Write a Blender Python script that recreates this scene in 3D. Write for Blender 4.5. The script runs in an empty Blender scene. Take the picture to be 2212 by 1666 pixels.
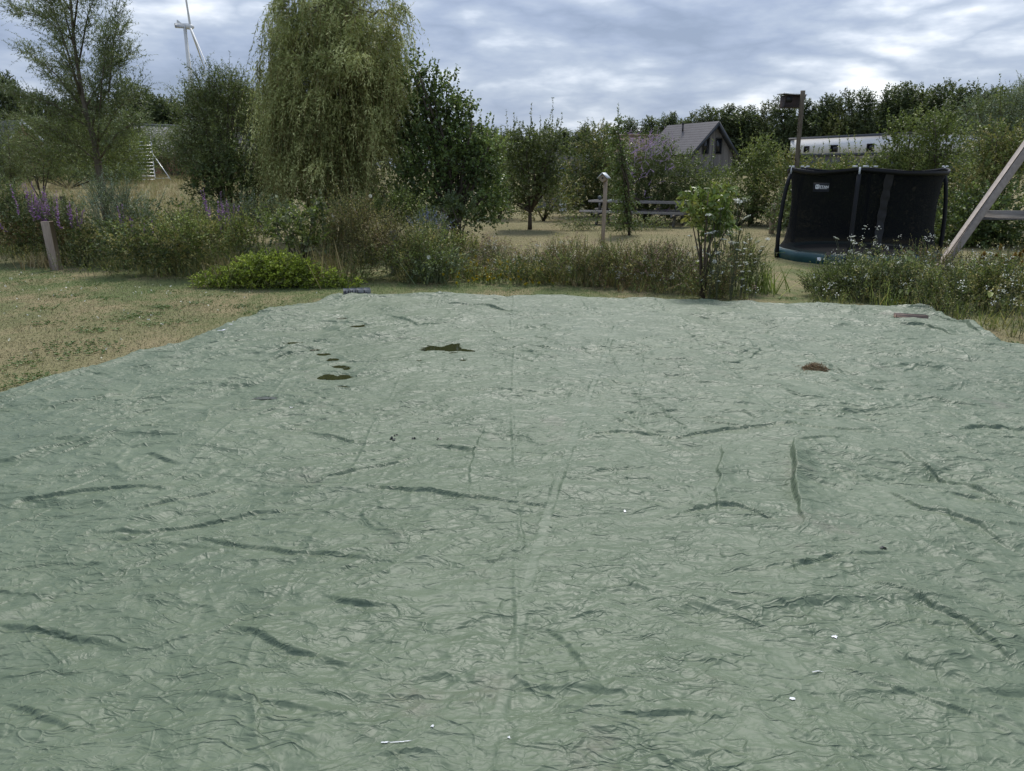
import bpy, math, random
import numpy as np
from mathutils import Vector, Matrix, Euler
R = math.radians
rng = np.random.default_rng(7)
random.seed(7)
scene = bpy.context.scene
COL = scene.collection

# ------------------------------------------------------------------ camera, light, exposure
FPX, PITCH, CAMH = 1640.0, R(16.05), 1.9          # photograph measured on a 2212 x 1666 grid
cd = bpy.data.cameras.new('camera'); cam = bpy.data.objects.new('camera', cd); COL.objects.link(cam)
cam.location = (0, 0, CAMH); cam.rotation_euler = (R(90) - PITCH, 0, 0)
cd.sensor_width = 36; cd.lens = FPX / 2212 * 36; cd.clip_start = 0.05; cd.clip_end = 3000
scene.camera = cam
SUN_AZ, SUN_EL = R(10), R(56)
sl = bpy.data.lights.new('sun', 'SUN'); sl.energy = 2.3; sl.angle = R(14); sl.color = (1, .95, .88)
so = bpy.data.objects.new('sun', sl); COL.objects.link(so)
sv = Vector((math.sin(SUN_AZ) * math.cos(SUN_EL), math.cos(SUN_AZ) * math.cos(SUN_EL), math.sin(SUN_EL)))
so.rotation_euler = (-sv).to_track_quat('-Z', 'Y').to_euler()
scene.view_settings.view_transform = 'Standard'; scene.view_settings.look = 'None'
scene.view_settings.exposure = 0.66; scene.view_settings.gamma = 1
scene.cycles.max_bounces = 5; scene.cycles.diffuse_bounces = 3; scene.cycles.glossy_bounces = 2
scene.cycles.transmission_bounces = 3; scene.cycles.transparent_max_bounces = 10
scene.cycles.use_fast_gi = False; scene.cycles.caustics_reflective = False; scene.cycles.caustics_refractive = False

W = bpy.data.worlds.new('World'); scene.world = W; W.use_nodes = True
nt = W.node_tree; nt.nodes.clear()
class NT:
    def __init__(s, t): s.t = t
    def n(s, typ, **kw):
        nd = s.t.nodes.new(typ)
        for k, v in kw.items():
            if k == 'ins':
                for a, b in v.items():
                    if isinstance(b, bpy.types.NodeSocket): s.t.links.new(b, nd.inputs[a])
                    else: nd.inputs[a].default_value = b
            else: setattr(nd, k, v)
        return nd
    def math(s, op, a, b=0.0, c=0.0, clamp=False):
        nd = s.n('ShaderNodeMath', operation=op, use_clamp=clamp)
        for i, v in enumerate((a, b, c)):
            if isinstance(v, bpy.types.NodeSocket): s.t.links.new(v, nd.inputs[i])
            else: nd.inputs[i].default_value = v
        return nd.outputs[0]
    def noise(s, vec, scale, detail=3, rough=.5, dist=0.0):
        nd = s.n('ShaderNodeTexNoise', ins={'Scale': scale, 'Detail': detail, 'Roughness': rough, 'Distortion': dist})
        if vec is not None: s.t.links.new(vec, nd.inputs['Vector'])
        return nd.outputs['Fac']
    def map(s, vec, scale=(1, 1, 1), loc=(0, 0, 0), rot=(0, 0, 0)):
        nd = s.n('ShaderNodeMapping'); s.t.links.new(vec, nd.inputs['Vector'])
        nd.inputs['Scale'].default_value = scale; nd.inputs['Location'].default_value = loc; nd.inputs['Rotation'].default_value = rot
        return nd.outputs[0]
    def ramp(s, fac, stops, interp='LINEAR'):
        nd = s.n('ShaderNodeValToRGB'); s.t.links.new(fac, nd.inputs[0]); cr = nd.color_ramp; cr.interpolation = interp
        while len(cr.elements) < len(stops): cr.elements.new(.5)
        for e, (p, c) in zip(cr.elements, stops):
            e.position = p; e.color = (c[0], c[1], c[2], 1) if hasattr(c, '__len__') else (c, c, c, 1)
        return nd.outputs[0]
    def mix(s, fac, a, b, blend='MIX'):
        nd = s.n('ShaderNodeMix', data_type='RGBA', blend_type=blend)
        for i, v in ((0, fac), (6, a), (7, b)):
            if isinstance(v, bpy.types.NodeSocket): s.t.links.new(v, nd.inputs[i])
            else: nd.inputs[i].default_value = v if i == 0 else (v[0], v[1], v[2], 1)
        return nd.outputs[2]
w = NT(nt)
geo = w.n('ShaderNodeTexCoord').outputs['Generated']
sep = w.n('ShaderNodeSeparateXYZ', ins={0: geo})
zc = w.math('MAXIMUM', sep.outputs[2], 0.0)
den = w.math('ADD', zc, 0.34)
px_ = w.math('DIVIDE', sep.outputs[0], den); py_ = w.math('DIVIDE', sep.outputs[1], den)
cv = w.n('ShaderNodeCombineXYZ', ins={0: px_, 1: py_, 2: zc}).outputs[0]
big = w.noise(w.map(cv, (.85, 1.5, 1), (3.1, 7.4, 0)), 1.0, 8, .50, .2)
det = w.noise(w.map(geo, (5.0, 5.0, 15.0), (11.3, 2.2, 4)), 1.0, 8, .55, .15)
bil = w.noise(w.map(geo, (7.0, 7.0, 24.0), (1.7, 5.4, .9)), 1.0, 5, .5, .1)
puff = w.math('MULTIPLY', w.math('ABSOLUTE', w.math('SUBTRACT', bil, .5)), 3.6)      # rounded heads with dark seams between
fsum = w.math('ADD', w.math('ADD', w.math('MULTIPLY', big, .50), w.math('MULTIPLY', det, .38)), w.math('ADD', w.math('MULTIPLY', puff, .16), .012))
cloud = w.ramp(fsum, [(.40, (.25, .31, .43)), (.47, (.32, .385, .52)), (.53, (.41, .475, .59)), (.58, (.58, .64, .74)), (.66, (.98, 1.0, 1.03))])
# cloud decks are brighter overhead than at the skyline
lift = w.math('ADD', w.math('MULTIPLY', zc, .45), .74)
vm = w.n('ShaderNodeVectorMath', operation='SCALE'); nt.links.new(cloud, vm.inputs[0]); nt.links.new(lift, vm.inputs['Scale'])
sky = w.n('ShaderNodeTexSky', sky_type='NISHITA', sun_disc=False, sun_elevation=SUN_EL, sun_rotation=SUN_AZ)
bg1 = w.n('ShaderNodeBackground', ins={'Color': sky.outputs[0], 'Strength': .08})
bg2 = w.n('ShaderNodeBackground', ins={'Color': vm.outputs[0], 'Strength': 1.0})
ms = w.n('ShaderNodeMixShader', ins={0: .92}); nt.links.new(bg1.outputs[0], ms.inputs[1]); nt.links.new(bg2.outputs[0], ms.inputs[2])
wo = w.n('ShaderNodeOutputWorld'); nt.links.new(ms.outputs[0], wo.inputs[0])

# ------------------------------------------------------------------ helpers
def ray(x, y):
    a = (x - 1106) / FPX; b = -(y - 833) / FPX
    return Vector((a, math.cos(PITCH) + b * math.sin(PITCH), -math.sin(PITCH) + b * math.cos(PITCH)))
def G(x, y, z=0.0):
    d = ray(x, y); t = (z - CAMH) / d.z
    return Vector((d.x * t, d.y * t, z))
def D(x, y, Y):
    d = ray(x, y); t = Y / d.y
    return Vector((d.x * t, Y, CAMH + d.z * t))
def sstep(a, b, x):
    t = np.clip((x - a) / (b - a), 0, 1); return t * t * (3 - 2 * t)
def gz(x, y):
    return 0.9 * sstep(30, 62, np.asarray(y, float)) + 0.0 * np.asarray(x, float)
_perm = {}
def perlin(x, y, seed=0):
    if seed not in _perm:
        r = np.random.default_rng(1000 + seed); _perm[seed] = (r.permutation(512), r.uniform(0, 2 * np.pi, 512))
    P, A = _perm[seed]
    xi = np.floor(x).astype(np.int64); yi = np.floor(y).astype(np.int64); xf = x - xi; yf = y - yi
    def g(ix, iy):
        h = P[(P[ix & 511] + iy) & 511]; a = A[h]
        return np.cos(a), np.sin(a)
    u = xf * xf * xf * (xf * (xf * 6 - 15) + 10); v = yf * yf * yf * (yf * (yf * 6 - 15) + 10)
    c, s = g(xi, yi); n00 = c * xf + s * yf
    c, s = g(xi + 1, yi); n10 = c * (xf - 1) + s * yf
    c, s = g(xi, yi + 1); n01 = c * xf + s * (yf - 1)
    c, s = g(xi + 1, yi + 1); n11 = c * (xf - 1) + s * (yf - 1)
    return (n00 * (1 - u) + n10 * u) * (1 - v) + (n01 * (1 - u) + n11 * u) * v
def trinoise(x, y, seed=0):
    """piecewise planar noise: flat facets that meet in straight creases"""
    P = _perm[seed][0] if seed in _perm else (perlin(np.zeros(1), np.zeros(1), seed), _perm[seed][0])[1]
    H = (P[:512] / 255.5) - 1
    sk = (x + y) * .36602540378; i = np.floor(x + sk).astype(np.int64); j = np.floor(y + sk).astype(np.int64)
    a = x + sk - i; b = y + sk - j
    g = lambda p, q: H[(P[(P[p & 511] + q) & 511] * 7 + q * 13) & 511]
    h00 = g(i, j); h11 = g(i + 1, j + 1); up = a > b; hm = np.where(up, g(i + 1, j), g(i, j + 1)); hi = np.maximum(a, b); lo = np.minimum(a, b)
    return h00 * (1 - hi) + hm * (hi - lo) + h11 * lo
def tag(o, label=None, cat=None, group=None, kind=None):
    if label: o['label'] = label
    if cat: o['category'] = cat
    if group: o['group'] = group
    if kind: o['kind'] = kind
    return o
def thing(name, label, cat, loc=(0, 0, 0), group=None, rotz=0):
    o = bpy.data.objects.new(name, None); COL.objects.link(o); o.location = loc; o.rotation_euler = (0, 0, rotz)
    o.empty_display_size = .2
    return tag(o, label, cat, group)
def copy_tree(o, parent=None):
    c = o.copy(); COL.objects.link(c)
    if parent is not None: c.parent = parent
    for ch in [x for x in bpy.data.objects if x.parent == o]: copy_tree(ch, c)
    return c
def nrm(v): return v / np.maximum(np.linalg.norm(v, axis=-1, keepdims=True), 1e-9)
ORD = ['first', 'second', 'third', 'fourth', 'fifth', 'sixth', 'seventh', 'eighth', 'ninth', 'tenth', 'eleventh', 'twelfth',
       'thirteenth', 'fourteenth', 'fifteenth', 'sixteenth', 'seventeenth', 'eighteenth', 'nineteenth', 'twentieth']

class MB:
    """collects polygons (arrays grouped by size) with a material index and a random value per face"""
    def __init__(s): s.v = []; s.nv = 0; s.f = []; s.m = []; s.r = []
    def add(s, V, Fs, mat=0, rnd=None):
        V = np.asarray(V, float).reshape(-1, 3); Fs = np.asarray(Fs, np.int64)
        s.f.append(Fs + s.nv); s.v.append(V); s.nv += len(V)
        s.m.append(np.full(len(Fs), mat)); s.r.append(np.full(len(Fs), .5) if rnd is None else np.broadcast_to(rnd, (len(Fs),)))
    def leaves(s, B, Dr, L, Wd, mat=0, rnd=None, hexa=False, curl=0.0):
        n = len(B)
        if n == 0: return
        B = np.asarray(B, float); Dr = nrm(np.asarray(Dr, float)); L = np.broadcast_to(L, (n,))[:, None]; Wd = np.broadcast_to(Wd, (n,))[:, None]
        side = nrm(np.cross(Dr, rng.normal(size=(n, 3)) * np.array([.8, .8, .5]) + np.array([0, 0, 1.0])))
        up = np.cross(side, Dr)
        if rnd is None: rnd = rng.random(n)
        if not hexa:
            V = np.stack([B, B + Dr * L * .45 - side * Wd * .5 + up * Wd * .12, B + Dr * L, B + Dr * L * .45 + side * Wd * .5 + up * Wd * .12], 1)
            s.add(V, np.arange(4 * n).reshape(n, 4), mat, rnd)
        else:
            dn = -up * L * curl
            V = np.stack([B, B + Dr * L * .3 - side * Wd * .48 + up * Wd * .15, B + Dr * L * .7 - side * Wd * .4 + up * Wd * .12 + dn * .5, B + Dr * L + dn,
                          B + Dr * L * .7 + side * Wd * .4 + up * Wd * .12 + dn * .5, B + Dr * L * .3 + side * Wd * .48 + up * Wd * .15], 1)
            k = np.arange(n)[:, None] * 6
            s.add(V, np.concatenate([k + np.array([[0, 1, 2, 3]]), k + np.array([[0, 3, 4, 5]])]), mat, np.concatenate([rnd, rnd]))
    def curve(s, S, Dr, L, t, droop):
        """points along bending shoots: S,Dr (n,3), L (n,), t (n,k) -> (n,k,3) positions and tangents"""
        L = L[:, None, None]; tt = t[..., None]; dz = np.zeros((1, 1, 3)); dz[..., 2] = -1
        dr = np.broadcast_to(droop, (len(S),))[:, None, None]
        P = S[:, None] + Dr[:, None] * L * tt + dz * dr * L * tt ** 2
        T = nrm(Dr[:, None] + 2 * dz * dr * tt)
        return P, T
    def shoots(s, S, Dr, L, K, ll, lw, droop=.1, lm=0, sm=None, sw=.006, t0=.1, spread=.9, hexa=False, hang=0.0, rr=None, curl=0.0):
        n = len(S); S = np.asarray(S, float); Dr = nrm(np.asarray(Dr, float)); L = np.broadcast_to(L, (n,)).astype(float)
        t = t0 + (1 - t0) * (np.arange(K)[None] + rng.random((n, K))) / K
        P, T = s.curve(S, Dr, L, t, droop)
        rad = rng.normal(size=(n, K, 3)); rad[..., 2] -= hang
        d = nrm(T * .55 + nrm(rad) * spread)
        sr = rng.random(n) if rr is None else rr
        rnd = (.55 * sr[:, None] + .45 * rng.random((n, K))).ravel()
        sc = (1.05 - .45 * t).ravel() * rng.uniform(.7, 1.2, n * K)
        s.leaves(P.reshape(-1, 3), d.reshape(-1, 3), ll * sc, lw * sc, lm, rnd, hexa, curl)
        if sm is not None:
            s.strip(S, Dr, L, sw, droop, sm, seg=3, taper=.35, rnd=sr)
    def strip(s, S, Dr, L, wd, droop, mat, seg=3, taper=0.0, rnd=None):
        n = len(S); S = np.asarray(S, float); Dr = nrm(np.asarray(Dr, float)); L = np.broadcast_to(L, (n,)).astype(float)
        wd = np.broadcast_to(wd, (n,)).astype(float)
        t = np.broadcast_to(np.linspace(0, 1, seg + 1)[None], (n, seg + 1))
        P, T = s.curve(S, Dr, L, t, droop)
        side = nrm(np.cross(Dr, rng.normal(size=(n, 3)) + np.array([0, .6, 0.])))[:, None]
        ww = (wd[:, None] * (1 - (1 - taper) * t ** 1.5))[..., None] * .5
        V = np.stack([P - side * ww, P + side * ww], 2).reshape(n, -1, 3)
        k = np.arange(n)[:, None, None] * (2 * (seg + 1)); q = np.arange(seg)[None, :, None] * 2
        F = (k + q + np.array([0, 1, 3, 2])[None, None]).reshape(-1, 4)
        if rnd is None: rnd = rng.random(n)
        s.add(V, F, mat, np.repeat(rnd, seg))
    def tube(s, pts, rad, n=8, mat=0, rnd=None, cap=True, jag=0.0):
        pts = [Vector(p) for p in pts]; m = len(pts)
        if not hasattr(rad, '__len__'): rad = [rad] * m
        V = []; a = None
        for i, p in enumerate(pts):
            t = (pts[min(i + 1, m - 1)] - pts[max(i - 1, 0)]).normalized()
            if a is None: a = t.orthogonal().normalized()
            a = (a - t * a.dot(t)).normalized(); b = t.cross(a)
            for k in range(n):
                th = 2 * math.pi * k / n; r = rad[i] * (1 + (random.uniform(-jag, jag) if jag else 0))
                V.append(p + (a * math.cos(th) + b * math.sin(th)) * r)
        F = [(i * n + k, i * n + (k + 1) % n, (i + 1) * n + (k + 1) % n, (i + 1) * n + k) for i in range(m - 1) for k in range(n)]
        base = s.nv
        s.add([tuple(v) for v in V], F, mat, rnd)
        if cap:
            s.f.append(np.array([list(range(n))[::-1]]) + base); s.m.append(np.array([mat])); s.r.append(np.array([.5]))
            s.f.append(np.array([[(m - 1) * n + k for k in range(n)]]) + base); s.m.append(np.array([mat])); s.r.append(np.array([.5]))
    def box(s, c, size, rot=None, mat=0, bev=0.0, rnd=None):
        """box; bev > 0 chamfers the edges"""
        hx, hy, hz = [q / 2 for q in size]; c = Vector(c)
        M = rot if rot is not None else Matrix.Identity(3)
        if isinstance(M, Euler): M = M.to_matrix()
        if bev <= 0:
            V = [(sx * hx, sy * hy, sz * hz) for sz in (-1, 1) for sy in (-1, 1) for sx in (-1, 1)]
            F = [(0, 2, 3, 1), (4, 5, 7, 6), (0, 1, 5, 4), (2, 6, 7, 3), (0, 4, 6, 2), (1, 3, 7, 5)]
            s.add([tuple(c + M @ Vector(v)) for v in V], F, mat, rnd); return
        b = min(bev, hx * .9, hy * .9, hz * .9); V = []; idx = {}
        for sx in (-1, 1):
            for sy in (-1, 1):
                for sz in (-1, 1):
                    for ax in range(3):
                        p = [sx * (hx - b), sy * (hy - b), sz * (hz - b)]; p[ax] = (sx * hx, sy * hy, sz * hz)[ax]
                        idx[(sx, sy, sz, ax)] = len(V); V.append(tuple(c + M @ Vector(p)))
        F = []
        for ax in range(3):
            o1, o2 = (ax + 1) % 3, (ax + 2) % 3
            for sg in (-1, 1):
                q = []
                for (a1, a2) in ((-1, -1), (1, -1), (1, 1), (-1, 1)):
                    k = [0, 0, 0]; k[ax] = sg; k[o1] = a1; k[o2] = a2; q.append(idx[(*k, ax)])
                F.append(q if sg > 0 else q[::-1])
            for a1 in (-1, 1):
                for a2 in (-1, 1):
                    k1 = [0, 0, 0]; k1[o1] = a1; k1[o2] = a2; k2 = list(k1); k1[ax] = -1; k2[ax] = 1
                    F.append([idx[(*k1, o1)], idx[(*k2, o1)], idx[(*k2, o2)], idx[(*k1, o2)]])
        base = s.nv; s.add(V, F, mat, rnd)
        T = [[idx[(sx, sy, sz, a)] for a in range(3)] for sx in (-1, 1) for sy in (-1, 1) for sz in (-1, 1)]
        s.f.append(np.array(T) + base); s.m.append(np.full(8, mat)); s.r.append(np.full(8, .5))
    def beam(s, a, b, w_, h_, mat=0, bev=.004, up=(0, 0, 1)):
        a = Vector(a); b = Vector(b); x = (b - a); L = x.length; x.normalize()
        y = Vector(up).cross(x).normalized(); z = x.cross(y)
        s.box((a + b) / 2, (L, w_, h_), Matrix((x, y, z)).transposed(), mat, bev)
    def poly(s, pts, mat=0, rnd=None):
        s.add([tuple(p) for p in pts], [list(range(len(pts)))], mat, rnd)
    def build(s, name, mats, parent=None, smooth=False, link=True):
        me = bpy.data.meshes.new(name)
        V = np.concatenate(s.v)
        if parent is not None: V = V - np.array(parent.location)
        sizes = np.concatenate([np.full(len(f), f.shape[1]) for f in s.f])
        loops = np.concatenate([f.ravel() for f in s.f])
        me.vertices.add(len(V)); me.vertices.foreach_set('co', V.astype(np.float32).ravel())
        me.loops.add(len(loops)); me.loops.foreach_set('vertex_index', loops.astype(np.int32))
        me.polygons.add(len(sizes)); me.polygons.foreach_set('loop_start', np.concatenate([[0], np.cumsum(sizes)[:-1]]).astype(np.int32))
        me.polygons.foreach_set('loop_total', sizes.astype(np.int32))
        me.polygons.foreach_set('material_index', np.concatenate(s.m).astype(np.int32))
        if smooth: me.polygons.foreach_set('use_smooth', np.ones(len(sizes), bool))
        at = me.attributes.new('rnd', 'FLOAT', 'FACE'); at.data.foreach_set('value', np.concatenate(s.r).astype(np.float32))
        me.update(calc_edges=True)
        for m in (mats if isinstance(mats, (list, tuple)) else [mats]): me.materials.append(m)
        o = bpy.data.objects.new(name, me)
        if link: COL.objects.link(o)
        if parent is not None: o.parent = parent
        return o

# ------------------------------------------------------------------ materials
def newmat(name):
    m = bpy.data.materials.new(name); m.use_nodes = True; m.node_tree.nodes.clear(); t = NT(m.node_tree)
    out = t.n('ShaderNodeOutputMaterial'); return m, t, out
def leafmat(name, stops, tr=.3, spec=.25, rough=.5, var=1.5):
    m, t, out = newmat(name)
    rv = t.n('ShaderNodeAttribute', attribute_name='rnd').outputs['Fac']
    pos = t.n('ShaderNodeNewGeometry').outputs['Position']
    nz = t.noise(pos, var, 2, .5)
    f = t.math('ADD', t.math('MULTIPLY', rv, .62), t.math('MULTIPLY', t.math('SUBTRACT', nz, .5), 1.1)); f = t.math('ADD', f, .19, clamp=True)
    c = t.ramp(f, stops)
    b = t.n('ShaderNodeBsdfPrincipled', ins={'Base Color': c, 'Roughness': rough, 'Specular IOR Level': spec})
    tl = t.n('ShaderNodeBsdfTranslucent', ins={'Color': t.mix(.5, c, (.16, .22, .03), 'MIX')})
    mx = t.n('ShaderNodeMixShader', ins={0: tr, 1: b.outputs[0], 2: tl.outputs[0]})
    m.node_tree.links.new(mx.outputs[0], out.inputs[0]); return m
def solid(name, c1, c2=None, rough=.6, scale=8, spec=.4, metal=0.0, bump=0.0, bscale=30, stretch=(1, 1, 1), detail=5):
    m, t, out = newmat(name)
    pos = t.map(t.n('ShaderNodeTexCoord').outputs['Object'], stretch)
    nz = t.noise(pos, scale, detail, .6)
    c = t.ramp(nz, [(.3, c1), (.7, c2 or [x * .7 for x in c1])])
    b = t.n('ShaderNodeBsdfPrincipled', ins={'Base Color': c, 'Roughness': rough, 'Specular IOR Level': spec, 'Metallic': metal})
    if bump:
        bp = t.n('ShaderNodeBump', ins={'Strength': bump, 'Distance': .01, 'Height': t.noise(pos, bscale, 4)})
        m.node_tree.links.new(bp.outputs[0], b.inputs['Normal'])
    m.node_tree.links.new(b.outputs[0], out.inputs[0]); return m
M = {}
def lm(k, a, b, c=None, **kw):
    M[k] = leafmat(k, [(.1, a), (.55, b), (.95, c or [x * 1.5 for x in b])], **kw)
lm('hedge', (0.041, 0.057, 0.020), (0.122, 0.161, 0.050), (0.350, 0.406, 0.140))
lm('hedge_light', (0.059, 0.082, 0.023), (0.189, 0.245, 0.068), (0.492, 0.508, 0.165))
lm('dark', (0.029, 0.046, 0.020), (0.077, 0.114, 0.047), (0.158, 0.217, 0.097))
lm('far', (0.033, 0.048, 0.024), (0.088, 0.116, 0.055), (0.206, 0.245, 0.121), var=.35)
lm('far_light', (0.041, 0.050, 0.021), (0.105, 0.122, 0.045), (0.240, 0.244, 0.104), var=.35)
lm('wwillow', (0.057, 0.068, 0.024), (0.373, 0.408, 0.153), (1.047, 1.044, 0.498), var=1.3)
lm('ywillow', (0.052, 0.074, 0.033), (0.159, 0.205, 0.093), (0.444, 0.496, 0.283))
lm('silver', (0.097, 0.132, 0.088), (0.242, 0.315, 0.230), (0.486, 0.572, 0.472))
lm('alder', (0.035, 0.052, 0.017), (0.134, 0.202, 0.060), (0.432, 0.536, 0.172), spec=.4, rough=.4)
lm('apple', (0.050, 0.067, 0.030), (0.147, 0.177, 0.083), (0.447, 0.462, 0.281))
lm('bright', (0.091, 0.129, 0.014), (0.324, 0.428, 0.051), (0.722, 0.775, 0.123), var=2.5)
lm('sapling', (0.061, 0.097, 0.019), (0.184, 0.253, 0.060), (0.499, 0.446, 0.127), spec=.45, rough=.35)
lm('olive', (0.074, 0.078, 0.027), (0.266, 0.248, 0.089), (0.655, 0.555, 0.209), var=1.2)
lm('rust', (0.121, 0.088, 0.041), (0.230, 0.155, 0.074), (0.351, 0.216, 0.101))
lm('straw', (.20, .15, .075), (.36, .28, .14), (.50, .40, .22), tr=.15, var=.7)
lm('wgrass', (0.085, 0.101, 0.039), (0.248, 0.254, 0.113), (0.595, 0.491, 0.235), var=1.2)
lm('reed', (0.050, 0.073, 0.040), (0.138, 0.185, 0.103), (0.329, 0.378, 0.206))
lm('oregano', (0.117, 0.065, 0.058), (0.270, 0.169, 0.144), (0.468, 0.332, 0.254))
lm('green', (0.054, 0.078, 0.019), (0.183, 0.237, 0.062), (0.514, 0.568, 0.169), var=2.0)
lm('yellow', (0.419, 0.280, 0.011), (0.577, 0.420, 0.022), (0.651, 0.550, 0.065))
lm('white', (.50, .52, .42), (.72, .73, .66), (.8, .8, .75), tr=.2)
lm('purple', (0.172, 0.072, 0.215), (0.328, 0.156, 0.390), (0.465, 0.279, 0.524))
lm('lilac', (.28, .17, .36), (.42, .29, .52), (.55, .43, .62))
lm('bluefl', (.10, .12, .22), (.2, .24, .4), (.3, .33, .5))
lm('orange', (.18, .10, .02), (.30, .17, .04), (.42, .26, .06))
lm('lawnblade', (0.097, 0.095, 0.046), (0.184, 0.160, 0.088), (0.272, 0.235, 0.134), tr=.1, var=.9)
lm('lawngreen', (0.060, 0.102, 0.030), (0.114, 0.180, 0.054), (0.192, 0.264, 0.096), tr=.15, var=.9)
M['stem'] = solid('stem_green', (.09, .10, .05), (.06, .06, .035), .7)
M['twig'] = solid('twig_brown', (.10, .075, .045), (.055, .04, .028), .8)
M['ytwig'] = solid('twig_golden', (.30, .21, .08), (.18, .12, .05), .7)
M['bark'] = solid('bark', (.11, .09, .065), (.05, .042, .032), .9, 12, .2, bump=.6, stretch=(1, 1, .25))
M['palebark'] = solid('pale_bark', (.17, .145, .11), (.09, .075, .055), .9, 12, .2, bump=.6, stretch=(1, 1, .25))
M['post'] = solid('weathered_post', (.36, .29, .22), (.22, .175, .135), .85, 14, .2, bump=.5, stretch=(3, 3, .25))
M['greywood'] = solid('grey_wood', (.25, .235, .22), (.14, .13, .12), .8, 9, .25, bump=.35, bscale=40, stretch=(.4, 4, 4))
M['beamwood'] = solid('beam_wood', (.36, .32, .29), (.25, .22, .20), .8, 9, .25, bump=.35, bscale=40, stretch=(2, 2, 2))
M['darkwood'] = solid('dark_box_wood', (.06, .038, .03), (.035, .024, .02), .7, 10)
M['zinc'] = solid('zinc_sheet', (.55, .58, .60), (.42, .45, .47), .45, 6, .5)
M['alu'] = solid('aluminium', (.62, .63, .64), (.5, .51, .52), .4, 6, .5, .6)
M['black'] = solid('black_fabric', (.006, .007, .009), (.011, .012, .015), .6, 20, .3, bump=.3)
M['matblk'] = solid('jump_mat', (.03, .033, .036), (.02, .022, .024), .7, 20)
M['teal'] = solid('teal_pvc', (.008, .060, .062), (.005, .035, .04), .4, 5, .5, bump=.2, bscale=8)
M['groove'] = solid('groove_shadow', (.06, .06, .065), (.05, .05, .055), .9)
M['concrete'] = solid('dark_concrete', (.27, .27, .265), (.19, .19, .19), .9, 25, .3, bump=.5, bscale=60)
M['strap'] = solid('black_strap', (.02, .02, .022), None, .5)
M['plank'] = solid('old_plank', (.26, .19, .155), (.16, .12, .10), .85, 10, .3, bump=.4, stretch=(.3, 3, 3))
M['whitepaint'] = solid('turbine_white', (.62, .63, .62), (.55, .56, .55), .5, .2, .4)
M['render_white'] = solid('white_render', (.80, .82, .86), (.74, .76, .80), .8, 1.5, .3)
M['slate'] = solid('dark_trim', (.045, .052, .062), (.035, .04, .048), .5, 2)
M['frame'] = solid('window_frame', (.06, .065, .07), None, .5)
M['brick'] = solid('brick_wall', (.26, .14, .09), (.18, .095, .065), .9, 6)
M['ball'] = solid('ball_grey', (.12, .135, .13), (.07, .08, .08), .6, 6)
M['nest'] = leafmat('nest_stalks', [(.1, (.05, .032, .018)), (.5, (.14, .092, .05)), (.9, (.30, .21, .12))], .05, .1)
def glassmat():
    m, t, out = newmat('window_glass')
    b = t.n('ShaderNodeBsdfPrincipled', ins={'Base Color': (.012, .014, .018, 1), 'Roughness': .06, 'Specular IOR Level': .5})
    m.node_tree.links.new(b.outputs[0], out.inputs[0]); return m
M['glass'] = glassmat()
def netmat():
    m, t, out = newmat('black_netting')
    b = t.n('ShaderNodeBsdfPrincipled', ins={'Base Color': (.006, .007, .008, 1), 'Roughness': .8, 'Specular IOR Level': .1})
    tp = t.n('ShaderNodeBsdfTransparent'); mx = t.n('ShaderNodeMixShader', ins={0: .86, 1: tp.outputs[0], 2: b.outputs[0]})
    m.node_tree.links.new(mx.outputs[0], out.inputs[0]); return m
M['net'] = netmat()
def tilemat(name, ca, cb, row=.34, colw=.3):
    """rows of roof tiles, object coords: x along the ridge, y down the slope (metres)"""
    m, t, out = newmat(name)
    uv = t.n('ShaderNodeUVMap').outputs[0]; sp = t.n('ShaderNodeSeparateXYZ', ins={0: uv})
    fy = t.math('FRACT', t.math('DIVIDE', sp.outputs[1], row)); fx = t.math('FRACT', t.math('DIVIDE', sp.outputs[0], colw))
    wave = t.math('SINE', t.math('MULTIPLY', fx, 6.283))
    hgt = t.math('ADD', t.math('MULTIPLY', fy, 1.0), t.math('MULTIPLY', wave, .35))
    edge = t.math('GREATER_THAN', fy, .86)
    nz = t.noise(uv, 1.2, 5, .6)
    c = t.mix(edge, t.ramp(nz, [(.3, ca), (.7, cb)]), [x * .35 for x in cb])
    b = t.n('ShaderNodeBsdfPrincipled', ins={'Base Color': c, 'Roughness': .65, 'Specular IOR Level': .4})
    bp = t.n('ShaderNodeBump', ins={'Strength': .8, 'Distance': .05, 'Height': hgt}); m.node_tree.links.new(bp.outputs[0], b.inputs['Normal'])
    m.node_tree.links.new(b.outputs[0], out.inputs[0]); return m
M['tile_dark'] = tilemat('dark_roof_tiles', (.085, .08, .088), (.06, .056, .062))
M['tile_red'] = tilemat('russet_roof_tiles', (.22, .13, .095), (.15, .09, .07))
M['tile_grey'] = tilemat('grey_roof_tiles', (.13, .137, .15), (.09, .094, .105), .4, .4)
def boardmat(name, ca, cb, wd=.14, axis=0):
    m, t, out = newmat(name)
    uv = t.n('ShaderNodeUVMap').outputs[0]; sp = t.n('ShaderNodeSeparateXYZ', ins={0: uv})
    q = t.math('DIVIDE', sp.outputs[axis], wd); fr = t.math('FRACT', q); fl = t.math('FLOOR', q)
    wn = t.n('ShaderNodeTexWhiteNoise', noise_dimensions='1D'); m.node_tree.links.new(fl, wn.inputs['W'])
    st = t.noise(t.map(uv, (6, .5, 1)), 2.0, 5, .65)
    c = t.ramp(t.math('ADD', t.math('MULTIPLY', wn.outputs[0], .4), t.math('MULTIPLY', st, .6)), [(.25, ca), (.75, cb)])
    c = t.mix(t.math('LESS_THAN', fr, .07), c, [x * .3 for x in ca])
    b = t.n('ShaderNodeBsdfPrincipled', ins={'Base Color': c, 'Roughness': .85, 'Specular IOR Level': .2})
    m.node_tree.links.new(b.outputs[0], out.inputs[0]); return m
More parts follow.
